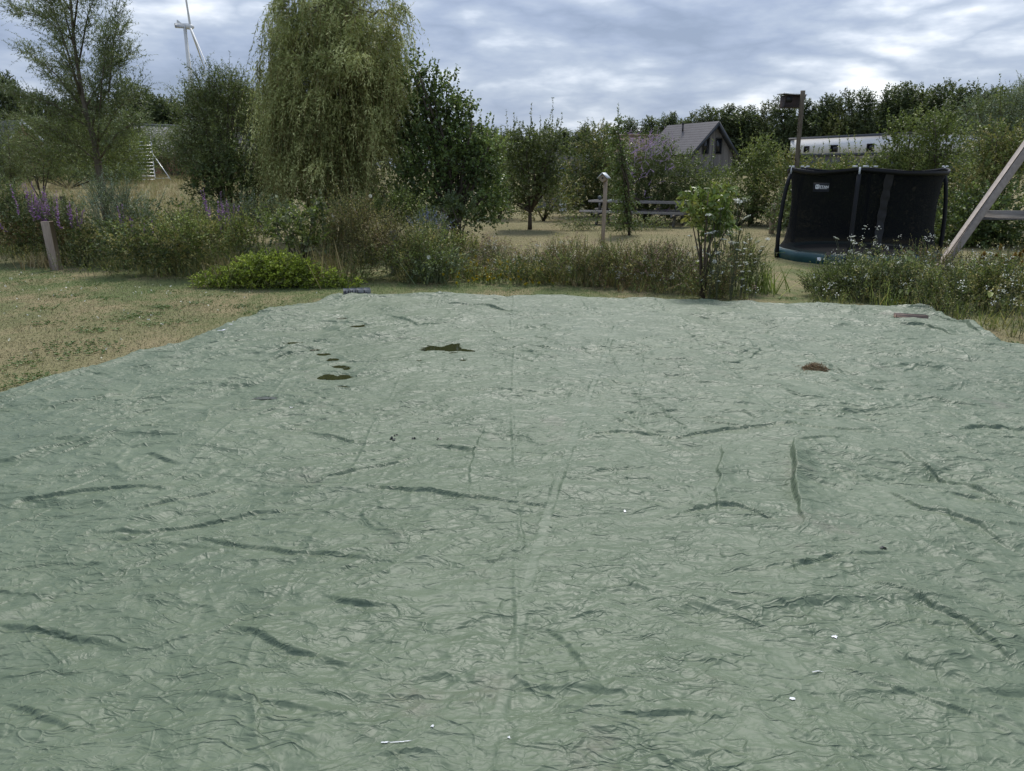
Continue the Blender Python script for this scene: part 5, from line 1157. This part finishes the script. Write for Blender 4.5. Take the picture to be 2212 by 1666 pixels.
# --- large leaved sapling in the border
def sapling():
    Y = 11.6; b = G(1526, 652); T_ = thing('magnolia_sapling', 'slender sapling with large glossy light green leaves in the flower border', 'tree', Vector((b.x, Y - .3, 0)))
    tb = MB(); r0 = Vector((b.x, Y - .3, 0)); forks = []
    for (x, y, dy) in [(1500, 430, .2), (1530, 415, -.1), (1560, 440, .1), (1585, 470, 0), (1545, 480, -.2), (1515, 500, .1), (1575, 420, .15), (1495, 480, 0)]:
        e = D(x, y, Y + dy); m_ = r0.lerp(e, .5); m_.x = r0.x + (e.x - r0.x) * .25; tb.tube([r0 + Vector((random.uniform(-.03, .03), 0, 0)), m_, e], [.018, .014, .006], 6); forks.append(e)
    tb.build('trunk', M['twig'], T_)
    mb = MB(); P, dr = blob_shoots([(1530, 440, 46, 34), (1500, 465, 26, 28), (1562, 460, 34, 36), (1535, 485, 38, 22), (1548, 415, 22, 14)], Y, 112, .9, .35, .8, noise=False)
    mb.shoots(P, dr, .16, 9, .125, .055, .3, 0, 1, .008, .1, 1.0, hexa=True, hang=.25, curl=.25); P2, d2 = blob_shoots([(1530, 560, 16, 60)], Y, 34, .9, .2, .8, noise=False); mb.shoots(P2, d2, .12, 6, .08, .045, .3, 0, 1, .006, .1, 1.0, hexa=True)
    mb.build('crown', [M['sapling'], M['stem']], T_)
sapling()

# ------------------------------------------------------------------ border in front of the ditch
def edgeY(x):
    xs = np.array([-11.5, -10.4, -7.8, -5.3, -2.6, -.4, 1.6, 2.9, 4.2, 5.4, 6.2]); ys = np.array([15.9, 15.4, 13.6, 12.4, 12.6, 12.9, 11.9, 11.2, 10.6, 9.6, 8.4]); return np.interp(x, xs, ys)
bush('ground_mound', 'bright green dome of creeping foliage at the lawn edge', 'plant', 12.5, [(588, 588, 104, 38), (500, 604, 84, 24), (665, 604, 84, 24), (735, 610, 52, 12), (598, 572, 70, 28), (455, 614, 46, 12), (560, 582, 60, 28)], ['bright', 'bright', 'green'], .038, .028, .10, K=9, lai=4.2, up=.35, outw=.9, trunk=0, depth=1.0, noise=False, cap=60000, crown='foliage', spikes=())
def mass(name, label, cat, Y, blobs, mats, **kw):
    d = dict(ll=.05, lw=.028, slen=.33, K=12, lai=3.2, up=.9, outw=.4, trunk=0, spread=.8, stem='stem'); d.update(kw)
    return bush(name, label, cat, Y, blobs, mats, **d)
mass('bramble_bush', 'dark green bramble tangle hanging over the lawn edge left of the bright mound', 'bramble', 14.0, [(330, 545, 85, 48), (400, 560, 60, 48), (270, 530, 60, 40)], [HL, 'olive', HD], slen=.5, droop=.5, ll=.055, lw=.036, lai=3)
mass('bramble_bush', 'rust tinted bramble around the grey post at the far left', 'bramble', 15.8, [(90, 520, 70, 38), (160, 520, 60, 34), (20, 510, 50, 40)], ['olive', HL, 'rust'], ll=.055, lw=.036, droop=.5)
mass('bramble_bush', 'shadowy bramble along the ditch between the post and the silvery shrub', 'bramble', 15.4, [(220, 520, 60, 42), (180, 555, 60, 22), (300, 500, 60, 34)], [HD, 'olive', HL], ll=.055, lw=.036, droop=.5)
mass('leafy_shrub', 'leafy yellow green shrub with dog rose shoots behind the bright mound', 'shrub', 13.6, [(470, 525, 70, 42), (400, 505, 60, 34), (540, 510, 50, 36)], ['olive', HX, 'green'], ll=.05, lw=.034)
mass('apple_sapling', 'young apple sapling with two pale upright leafy shoots before the weeping willow', 'sapling', 13.2, [(640, 500, 60, 40), (600, 490, 30, 34), (690, 480, 24, 26), (660, 530, 50, 34)], ['apple', 'green'], ll=.075, lw=.045, hexa=True, slen=.3, trunk=.02, lai=2.2, sll=1.5,
     spikes=[(690, 408, (690, 480)), (600, 425, (605, 490)), (700, 440, (695, 490)), (678, 450, (682, 490))])
mass('dock_thicket', 'rusty brown dock thicket right of the bright green mound', 'weeds', 13.6, [(780, 530, 62, 60), (840, 540, 55, 52), (720, 520, 40, 48), (760, 490, 40, 40)], ['rust', 'olive', 'olive'], ll=.035, lw=.02, slen=.6, K=20, lai=2.1, noise=False)
mass('weed_thicket', 'olive green weed thicket in front of the dark weathered post', 'weeds', 13.3, [(880, 565, 50, 44), (800, 575, 60, 34), (930, 540, 50, 40)], ['olive', HL, 'green'], ll=.045, lw=.026, lai=2.6)
mass('weed_thicket', 'sprawling vine leaves between the catmint and the mown grass', 'weeds', 14.6, [(960, 530, 50, 22), (1010, 545, 50, 20), (900, 520, 40, 20)], ['green', 'olive'], lai=2.4)
mass('silver_willow', 'silvery feathery willow shrub in front of the young willow trunk', 'shrub', 15.6, [(240, 470, 46, 42), (215, 430, 22, 32), (265, 448, 26, 30), (300, 485, 36, 28)], ['silver', 'silver', 'ywillow'], ll=.06, lw=.014, slen=.55, K=20, lai=2.0, up=1.2, trunk=.015,
     spikes=[(185, 372, (225, 440)), (255, 352, (250, 430)), (215, 390, (230, 440)), (280, 375, (268, 440)), (240, 370, (240, 430)), (310, 410, (290, 460)), (362, 400, (330, 470))])
mass('weed_thicket', 'green grey weeds under the left purple spikes', 'weeds', 15.8, [(60, 465, 60, 36), (130, 470, 50, 34), (10, 440, 30, 50)], [HL, 'reed'], ll=.05, lw=.022)
mass('willow_shoot', 'arching pale willow twigs right of the tall purple spikes', 'shoot', 15.0, [(540, 460, 26, 16), (560, 475, 30, 18)], ['silver', HL], ll=.06, lw=.016, slen=.5, lai=1.6)
mass('weed_thicket', 'dark grassy weeds between the purple spikes and the willow curtain', 'weeds', 15.2, [(520, 490, 70, 30), (590, 480, 50, 34), (420, 485, 50, 24)], [HL, 'reed', 'olive'], ll=.05, lw=.022)
mass('fern_clump', 'broad leaved green clump at the lawn edge right of the rusty dock', 'plant', 12.9, [(930, 590, 40, 24), (970, 580, 34, 24)], ['reed', 'green'], ll=.06, lw=.02, slen=.5, droop=.4)
mass('weed_thicket', 'dark leafy base of the flower border right of the yellow flowers', 'weeds', 12.9, [(1130, 585, 60, 26), (1210, 590, 60, 26), (1290, 595, 60, 28)], [HD, HL, 'olive'], ll=.05, lw=.03, lai=2.2)
mass('weed_thicket', 'olive seeding weeds in the middle of the flower border', 'weeds', 12.6, [(1240, 565, 80, 28), (1330, 570, 70, 34), (1380, 590, 70, 34)], ['olive', 'rust', 'green'], ll=.035, lw=.018, lai=2.0, K=18)
mass('weed_thicket', 'weeds with reddish heads left of the sapling', 'weeds', 12.2, [(1420, 575, 60, 36), (1470, 590, 50, 38)], ['oregano', 'olive', HL], ll=.035, lw=.02, lai=2.1, K=18)
mass('weed_thicket', 'green weeds round the sapling foot', 'weeds', 11.4, [(1530, 615, 44, 34), (1570, 590, 40, 36), (1500, 600, 30, 34)], ['green', 'olive', 'rust'], ll=.04, lw=.022, lai=2.0, K=16)
mass('weed_thicket', 'rounded end of the flower border beside the brown grass path', 'weeds', 12.0, [(1620, 590, 44, 34), (1600, 560, 40, 34)], ['olive', HL, 'green'], ll=.035, lw=.016, lai=2.1, K=18)
mass('weed_thicket', 'fine leaved green bush at the left end of the right hand border', 'weeds', 11.6, [(1800, 625, 60, 36), (1850, 610, 50, 36), (1770, 635, 34, 26)], ['green', HL, HX], ll=.035, lw=.02, lai=2.8)
mass('weed_thicket', 'mixed leafy weeds in the middle of the right hand border', 'weeds', 11.2, [(1900, 620, 60, 42), (1960, 625, 60, 44), (1930, 590, 60, 22)], ['green', 'olive', HL, 'reed'], ll=.04, lw=.024, lai=2.6)
mass('weed_thicket', 'dark leafy weeds at the right end of the right hand border', 'weeds', 10.6, [(2040, 640, 60, 48), (2110, 660, 60, 52), (2190, 680, 60, 56), (2150, 620, 70, 40)], [HL, 'olive', 'green'], ll=.045, lw=.028, lai=2.6)
mass('bergamot_weeds', 'rusty stemmed weeds just in front of the swing leg', 'weeds', 12.4, [(1990, 575, 60, 26), (2080, 580, 60, 24), (2180, 590, 60, 34)], ['rust', 'olive', HL], ll=.035, lw=.02, lai=2.0, K=16)
def big_leaf(px, py, Y, label):
    c = D(px, py, Y); T_ = thing('burdock_plant', label, 'plant', Vector((c.x, Y, 0)), 'broad leaved burdock plants'); mb = MB(); n = 16
    S = np.repeat(np.array([[c.x, Y, .1]]), n, 0) + rng.normal(0, .04, (n, 3)); a = rng.random(n) * 6.28; e = np.stack([c.x + np.cos(a) * .16, Y + np.sin(a) * .12, c.z + rng.normal(0, .09, n)], -1)
    mb.strip(S, e - S, np.linalg.norm(e - S, axis=1), .008, 0, 1); mb.leaves(e, np.stack([np.cos(a), np.sin(a) - .4, -.15 + 0 * a], -1), rng.uniform(.11, .17, n), .085, 0, hexa=True, curl=.3); mb.build('foliage', [M['hedge_light'], M['stem']], T_)
big_leaf(1930, 575, 11.4, 'broad leaved plant highest in the right hand border, nearest the trampoline'); big_leaf(1970, 632, 10.9, 'broad leaved plant in the middle of the right hand border')
big_leaf(2140, 650, 10.3, 'broad leaved plant at the far right end of the border'); big_leaf(2030, 640, 10.5, 'broad leaved plant between the plank and the right edge')

# tangled grasses and small weeds of the whole border: uncountable
def cover(name, label, cat, poly, n, mats, kind, hmin, hmax):
    poly = np.array(poly, float); x0, y0 = poly.min(0); x1, y1 = poly.max(0); P = np.stack([rng.uniform(x0, x1, n * 3), rng.uniform(y0, y1, n * 3)], -1)
    ins = np.zeros(len(P), bool); j = len(poly) - 1
    for i in range(len(poly)):
        xi, yi = poly[i]; xj, yj = poly[j]; c = ((yi > P[:, 1]) != (yj > P[:, 1])) & (P[:, 0] < (xj - xi) * (P[:, 1] - yi) / (yj - yi + 1e-12) + xi); ins ^= c; j = i
    P = P[ins]; P = P[perlin(P[:, 0] * 2.2, P[:, 1] * 2.2, 93) > -.18 - .25 * rng.random(len(P))][:n]; m_ = len(P); S = np.column_stack([P, gz(P[:, 0], P[:, 1]) - .01]); mb = MB(); nb = len(mats) - 1
    cl = perlin(P[:, 0] * 1.1, P[:, 1] * 1.1, 95); mi = np.clip(((cl + .5 + rng.normal(0, .22, m_)) * nb).astype(int), 0, nb - 1); hn = perlin(P[:, 0] * 1.3 + 7, P[:, 1] * 1.3, 96); h = rng.uniform(hmin, hmax, m_) * np.clip(.82 + 1.5 * hn, .35, 1.45)
    for k in range(nb):
        q = np.where(mi == k)[0]; s = S[q]; r_ = len(q)
        if r_ == 0: continue
        if kind == 'grass':
            s = np.repeat(s, 5, 0) + rng.normal(0, .03, (r_ * 5, 3)) * [1, 1, 0]; d_ = np.column_stack([rng.normal(-.05, .32, len(s)), rng.normal(0, .3, len(s)), np.ones(len(s))]); mb.strip(s, d_, np.repeat(h[q], 5) * rng.uniform(.5, 1.1, len(s)), .011, rng.uniform(.05, .4, len(s)), k, 4, .1)
        elif kind == 'heads':
            d_ = np.column_stack([rng.normal(0, .18, r_), rng.normal(0, .18, r_), np.ones(r_)]); mb.strip(s, d_, h[q], .006, .05, nb, 3, .5); t = s + nrm(d_) * (h[q] * .97)[:, None]
            tt = np.repeat(t, 9, 0) + rng.normal(0, .022, (r_ * 9, 3)); mb.leaves(tt, rng.normal(size=(r_ * 9, 3)) + [0, 0, .6], .022, .018, k)
        else:
            d_ = np.column_stack([rng.normal(0, .25, r_), rng.normal(0, .25, r_), np.ones(r_)]); mb.shoots(s, d_, h[q], 14, .045, .017, .12, k, nb, .006, .15, .9)
    o = mb.build(name, [M[k] for k in mats]); tag(o, label, cat, kind='stuff'); return o
def band(x0, x1, d0, d1, n=12):
    xs = np.linspace(x0, x1, n); return [(x, float(edgeY(x)) + d0) for x in xs] + [(x, float(edgeY(x)) + d1) for x in xs[::-1]]
cover('rough_grass', 'rough grass tangle along the ditch on the left', 'grass', band(-12.5, -2.9, .9, 3.6), 1300, ['wgrass', 'wgrass', 'olive', 'reed', 'stem'], 'grass', .4, .8)
cover('ditch_weeds', 'mixed green weeds filling the ditch on the left', 'weeds', band(-12.5, -5.6, .15, 3.0), 900, ['hedge', 'olive', 'green', 'stem'], 'weed', .4, .85)
cover('rough_grass', 'rough grass of the central flower border', 'grass', band(-2.2, 3.5, .35, 2.5), 900, ['wgrass', 'straw', 'olive', 'wgrass', 'stem'], 'grass', .22, .45)
cover('wild_herbs', 'small leaved herbs of the central flower border', 'weeds', band(-1.9, 3.5, .1, 2.2), 1700, ['olive', 'green', 'hedge', 'rust', 'stem'], 'weed', .25, .46)
cover('oregano', 'reddish brown seed heads scattered over the central border', 'herbs', band(-1.0, 3.7, .5, 3.4), 1700, ['oregano', 'olive', 'oregano', 'stem'], 'heads', .3, .52)
cover('white_flowers', 'small white flower heads sprinkled over the central border', 'flowers', band(-.5, 3.7, .2, 2.8), 190, ['white', 'white', 'stem'], 'heads', .3, .6)
RB = [tuple(G(*p)[:2]) for p in ((1745, 655), (1850, 662), (2010, 682), (2110, 706), (2230, 740), (2330, 700), (2330, 590), (2000, 590), (1850, 600), (1780, 620))]
cover('rough_grass', 'grass and stalks of the right hand border', 'grass', RB, 700, ['wgrass', 'green', 'olive', 'stem'], 'grass', .2, .45)
cover('wild_herbs', 'small pale flowering herbs of the right hand border', 'weeds', RB, 1200, ['green', 'hedge', 'olive', 'stem'], 'weed', .25, .6)
cover('white_flowers', 'tiny white flower heads sprinkled over the right hand border', 'flowers', RB, 420, ['white', 'olive', 'white', 'stem'], 'heads', .4, .75)
FB = [(-46, 74), (-46, 26), (-30, 22), (-14, 19.5), (-8, 20), (-9, 30), (-14, 50), (-18, 62), (-22, 74)]
cover('dry_field_grass', 'tall dry straw coloured grass of the field behind the ditch', 'grass', FB, 16000, ['straw', 'straw', 'wgrass', 'stem'], 'grass', .4, .75)
# short mown lawn
def lawn_blades():
    mb = MB()
    for poly_, n, z in ((band(-12.5, 6.3, -5.0, .1, 16), 190000, 0), ([(-2.6, 15), (5.4, 14), (9.5, 14.5), (9.5, 27), (-1, 27)], 30000, 0)):
        poly = np.array(poly_); x0, y0 = poly.min(0); x1, y1 = poly.max(0); P = np.stack([rng.uniform(x0, x1, n), rng.uniform(max(y0, 5.5), y1, n)], -1)
        if z == 0 and poly_[0][0] < -10:
            out_ = (P[:, 1] < edgeY(P[:, 0]) + .1) & ((P[:, 0] < np.interp(P[:, 1], Lp[::-1, 1], Lp[::-1, 0]) + .02) | (P[:, 1] > np.interp(P[:, 0], Fp[:, 0], Fp[:, 1]) - .02) | (P[:, 0] > np.interp(P[:, 1], Rp[::-1, 1], Rp[::-1, 0]) - .02)); P = P[out_]
        k = perlin(P[:, 0] * .9, P[:, 1] * .55, 97) + .35 * perlin(P[:, 0] * 4, P[:, 1] * 3, 98) + rng.normal(0, .14, len(P)); k = k + np.clip((P[:, 1] - 10.6) * .16, -.20, .30) - .5 * (P[:, 1] > 16); gr = k > .06
        for m_, sel in ((0, ~gr), (1, gr)):
            s = np.column_stack([P[sel], np.full(sel.sum(), -.005)]); q = len(s); d_ = np.column_stack([rng.normal(0, .7, q), rng.normal(0, .7, q), np.ones(q)]); mb.leaves(s, d_, rng.uniform(.015, .034, q), .0065, m_)
    tag(mb.build('lawn_grass', [M['lawnblade'], M['lawngreen']]), 'short dry mown lawn grass with greener patches', 'grass', kind='stuff')
    mb = MB()       # broad green weed rosettes in the dry lawn
    for (x, y, n_, s_) in [(30, 825, 26, .5), (90, 812, 14, .3), (165, 760, 40, .5), (100, 700, 14, .25), (170, 742, 26, .35), (190, 715, 14, .25), (270, 690, 30, .35), (300, 680, 22, .3), (210, 712, 16, .3), (360, 665, 26, .3), (430, 655, 14, .25), (60, 785, 20, .35), (400, 695, 12, .25), (330, 700, 18, .3), (520, 662, 14, .25), (560, 675, 16, .3), (600, 668, 14, .3), (80, 668, 16, .3), (230, 645, 16, .3), (350, 630, 12, .3), (1180, 640, 12, .3), (1090, 628, 10, .3), (480, 640, 10, .3), (140, 640, 20, .4), (1700, 645, 10, .2), (2180, 745, 14, .2), (120, 590, 20, .5), (60, 610, 24, .5), (220, 615, 20, .5)]:
        c = G(x, y)
        for _ in range(int(n_ * 1.8)):
            p = c + Vector((random.gauss(0, s_ * .5), random.gauss(0, s_ * .35), 0)); q = 7; a = rng.random(q) * 6.28; B = np.repeat(np.array([[p.x, p.y, .004]]), q, 0); mb.leaves(B, np.column_stack([np.cos(a), np.sin(a), np.full(q, .5)]), rng.uniform(.018, .042, q), .013, 0)
    tag(mb.build('lawn_weeds', [M['lawngreen']]), 'low green weed patches in the dry lawn', 'weeds', kind='stuff')
    mb = MB(); n = 130; P = np.stack([rng.uniform(-10, -2.4, n * 3), rng.uniform(7.5, 14.5, n * 3)], -1); P = P[(P[:, 1] < edgeY(P[:, 0]) - .1) & (P[:, 0] < np.interp(P[:, 1], Lp[::-1, 1], Lp[::-1, 0]) - .1)][:n]
    S = np.column_stack([P, np.full(len(P), .035)]); mb.leaves(np.repeat(S, 3, 0), rng.normal(size=(len(S) * 3, 3)), .022, .016, 0); tag(mb.build('clover_flowers', [M['white']]), 'tiny white clover flowers dotted over the lawn', 'flowers', kind='stuff')
lawn_blades()

# ------------------------------------------------------------------ single flowering plants
def carrot_proto(seed):
    r0 = random.Random(seed); T_ = thing('wild_carrot', 'x', 'flower'); st = MB(); fl = MB(); gr = MB(); n = 5 + seed % 3
    for i in range(n):
        a = r0.random() * 6.28; h = r0.uniform(.62, 1.0); rr = r0.uniform(.05, .26); e = Vector((rr * math.cos(a), rr * math.sin(a), h)); m_ = e * .55; m_.z = h * .6; m_.x *= .5; m_.y *= .5
        st.tube([(0, 0, 0), m_, e], [.005, .004, .003], 4, 0, cap=False)
        tl = Vector((r0.gauss(0, .3), r0.gauss(0, .3), 1)).normalized(); u = tl.orthogonal().normalized(); v = tl.cross(u); rad = r0.uniform(.028, .048)
        if r0.random() < .28:
            S = np.array([e] * 26) + rng.normal(0, .013, (26, 3)); gr.leaves(S, rng.normal(size=(26, 3)) + [0, 0, 1.2], .03, .012, 0)
        else:
            q = 42; ph = rng.random(q) * 6.28; rd = np.sqrt(rng.random(q)) * rad; c = np.array(e)[None] + np.cos(ph)[:, None] * rd[:, None] * np.array(u) + np.sin(ph)[:, None] * rd[:, None] * np.array(v) + np.array(tl) * (.012 - 6 * rd[:, None] ** 2)
            fl.leaves(c, np.cross(np.array(tl), rng.normal(size=(q, 3))), .018, .016, 0)
            for k in range(7): p2 = e + (u * math.cos(k * .9) + v * math.sin(k * .9)) * rad * .8; st.tube([e - tl * .03, p2], [.0015, .001], 3, 0, cap=False)
    q = 26; S = np.column_stack([rng.normal(0, .05, q), rng.normal(0, .05, q), rng.uniform(.05, .5, q)]); st.shoots(S, rng.normal(size=(q, 3)) + [0, 0, .3], .12, 8, .022, .007, .1, 1, None)
    st.build('stem', [M['stem'], M['green']], T_); fl.build('flower_head', [M['white']], T_)
    if gr.nv: gr.build('seed_head', [M['apple']], T_)
    return T_
def scatter_copies(protos_, spots, label_fn, group, smin=.85, smax=1.1):
    for i, (px, py, Y) in enumerate(spots):                           # px, py: where the plant's top stands
        src = protos_[i % len(protos_)]; T_ = src if i < len(protos_) else copy_tree(src)
        c = D(px, py, Y); g = float(gz(0, Y)); h = c.z - g; T_.location = (c.x, Y, g); s = max(h, .3); T_.scale = (s, s, s); T_.rotation_euler = (0, 0, random.random() * 6.28)
        T_['label'] = label_fn(i); T_['group'] = group
cp = [carrot_proto(s) for s in (1, 2, 3, 4, 5)]
sA = sorted([(1500, 540, 12.2), (1505, 500, 12.6), (1545, 470, 11.3), (1562, 445, 11.2), (1572, 500, 11.4), (1590, 515, 11.2), (1600, 480, 11.8), (1610, 530, 11.3), (1628, 515, 12), (1640, 540, 11.6), (1585, 560, 11.0), (1555, 545, 11.0), (1535, 585, 10.9), (1615, 570, 11.2), (1470, 560, 12.0), (1440, 575, 12.2), (1598, 428, 11.9), (1600, 600, 10.9)])
scatter_copies(cp, sA, lambda i: f'{ORD[i]} from the left of the white wild carrots around the sapling', 'wild carrots around the sapling')
sB = sorted([(1830, 512, 12.0), (1855, 508, 12.0), (1845, 545, 11.8), (1875, 530, 12.1), (1800, 640, 10.9), (1960, 570, 11.8)])
def far_copies(spots, lab, group):
    for i, (px, py, Y) in enumerate(spots):
        T_ = copy_tree(cp[(i * 2 + 1) % 5]); c = D(px, py, Y); h = c.z; T_.location = (c.x, Y, 0); T_.scale = (max(h, .3),) * 3; T_.rotation_euler = (0, 0, random.random() * 6.28); T_['label'] = f'{ORD[i]} from the left of {lab}'; T_['group'] = group
far_copies(sB, 'the wild carrots before the trampoline', 'wild carrots before the trampoline')
far_copies(sorted([(2050, 570, 11.6), (2085, 590, 11.4), (2110, 560, 11.8), (2130, 600, 11.0), (2150, 540, 11.2), (2165, 590, 10.8), (2185, 550, 10.6), (2195, 610, 10.2), (2205, 580, 10.6), (2060, 640, 10.6), (2120, 640, 10.4), (2100, 620, 10.9), (2170, 640, 10.0), (2190, 690, 9.6), (2150, 680, 9.9), (2020, 600, 11.2)]), 'the wild carrots near the right edge', 'wild carrots near the right edge')
far_copies(sorted([(1150, 545, 14), (1200, 560, 13), (1285, 590, 12.4), (1330, 590, 12.2), (1255, 545, 14.5), (1060, 520, 15.5), (1380, 610, 12.0)]), 'the wild carrots in the central border', 'wild carrots in the central border')
def spike_plant(name, label, px, py, Y, n, w_, fm, fl_frac, group, cat='flower', ll=.02, lean=0.0, leafm='hedge', hvar=.25):
    py = py - (14 if name == 'purple_loosestrife' else 0); c = D(px, py, Y); g = float(gz(0, Y)); H_ = c.z - g; T_ = thing(name, label, cat, Vector((c.x, Y, g)), group); st = MB(); fl = MB()
    S = np.column_stack([c.x + rng.normal(0, w_ * .3, n), Y + rng.normal(0, w_ * .3, n), np.full(n, g)]); h = H_ * (1 - hvar * rng.random(n)); h[0] = H_
    d_ = nrm(np.column_stack([rng.normal(lean, w_ * .35, n), rng.normal(0, .1, n), np.ones(n)])); st.shoots(S, d_, h * (1 - fl_frac * .6), 26, .06, .014, .0, 0, 1, .009, .15, .8)
    st.strip(S, d_, h, .008, 0, 1)
    B = S + d_ * (h * (1 - fl_frac))[:, None]; fl.shoots(B, d_, h * fl_frac, 46, ll, ll * .9, .0, 0, None, 0, 0, 1.4); st.build('stem', [M[leafm], M['stem']], T_); fl.build('flower_spike', [M[fm]], T_)
for (px, py, Y, n, w_, lb) in [(50, 408, 15.4, 8, .5, 'leftmost clump of purple loosestrife spikes'), (80, 405, 15.4, 8, .5, 'second clump from left of purple loosestrife spikes'), (115, 418, 15.3, 7, .5, 'third clump from left of purple loosestrife, before the dry field'), (158, 448, 15.5, 5, .3, 'small deep purple clump left of the silvery willow shrub'), (462, 420, 14.6, 9, .35, 'tall purple clump right of the silvery willow shrub'), (487, 445, 14.5, 8, .3, 'shorter purple clump right beside the tallest purple spikes'), (272, 455, 15.2, 3, .2, 'thin purple spikes inside the silvery willow shrub'), (310, 480, 15.0, 4, .4, 'faded purple spikes at the foot of the silvery shrub'), (560, 450, 15.0, 3, .2, 'thin purple spikes just before the willow curtain')]:
    spike_plant('purple_loosestrife', lb, px, py, Y, n, w_, 'purple', .36, 'purple loosestrife along the ditch', ll=.042)
for i, (px, py, Y) in enumerate(sorted([(970, 562, 13.4), (1000, 585, 13.0), (1030, 598, 12.9), (1065, 590, 12.9), (1085, 600, 12.8), (1015, 572, 13.3), (985, 552, 13.7), (1060, 560, 13.5), (1125, 560, 13.4), (1150, 575, 13.0), (1185, 610, 12.6)]) + [(2000, 640, 10.9), (1985, 655, 10.6)]):
    side = 'central border' if px < 1300 else 'right hand border'
    spike_plant('ragwort_plant', (f'yellow flower clump, {ORD[i]} counted from the rusty dock towards the sapling' if px < 1300 else ('upper' if i == 11 else 'lower') + ' yellow flower clump in the right hand border'), px, py, Y, 10, .7, 'yellow', .08, 'yellow flower clumps', ll=.027, leafm='green')
def reeds(px, py, Y, label, n=60, w_=.5, mat='reed'):
    c = D(px, py, Y); g = float(gz(0, Y)); mb = MB(); S = np.column_stack([c.x + rng.normal(0, w_ * .3, n), Y + rng.normal(0, w_ * .3, n), np.full(n, g)]); d_ = np.column_stack([rng.normal(0, .28, n), rng.normal(0, .2, n), np.ones(n)])
    mb.strip(S, d_, (c.z - g) * rng.uniform(.7, 1.15, n), .022, rng.uniform(.0, .25, n), 0, 5, .1); tag(mb.build('reed_clump', [M[mat]]), label, 'reeds', 'reed and tall grass clumps')
reeds(500, 420, 16.5, 'grey green reed clump behind the tall purple spikes', 46, .8); reeds(700, 430, 16.2, 'reed clump before the middle of the willow curtain', 40, .8); reeds(320, 455, 16.0, 'reed clump right of the silvery willow shrub', 50, .9)
reeds(930, 552, 13.1, 'arching green grass clump at the lawn edge right of the dock', 90, .6); reeds(225, 425, 16.8, 'dark reed blades left of the silvery shrub tip', 20, .4)
reeds(700, 515, 12.9, 'dry straw grass rising behind the bright green mound', 70, .7, 'straw'); reeds(490, 540, 12.8, 'straw grass blades at the left shoulder of the bright mound', 60, .8, 'straw'); reeds(95, 540, 15.2, 'dry grass tuft leaning round the grey post', 130, .9, 'straw'); reeds(1640, 560, 12.0, 'green grass tuft at the right end of the central border', 90, .6, 'green')
def goldenseed():
    for (x, y, Y, lb) in ((2160, 528, 12.0, 'orange brown seed heads at the far right, nearest the swing leg'), (2195, 545, 11.6, 'orange brown seed heads touching the right picture edge')):
        spike_plant('seeding_ragwort', lb, x, y, Y, 7, .55, 'orange', .10, 'orange brown seed heads', ll=.04, leafm='olive')
goldenseed()
def bindweed():
    for i, (x, y) in enumerate([(1476, 781), (1412, 837), (1328, 858), (1709, 1025)]):
        p = D(x * .5422, y * .5422, 15.2 if i < 3 else 12.9); T_ = None; mb = MB(); n = 10; V = [tuple(p)] + [(p.x + .035 * math.cos(k * .628), p.y - .02, p.z + .035 * math.sin(k * .628)) for k in range(n)]
        mb.add(V, [(0, k + 1, (k + 1) % n + 1) for k in range(n)]); o = mb.build('bindweed_flower', M['white']); tag(o, ['white bindweed flower highest under the alder', 'middle white bindweed flower under the alder', 'leftmost white bindweed flower beside the pale apple shoots', 'single white bindweed flower at the lawn edge clump'][i], 'flower', 'white bindweed flowers')
bindweed()
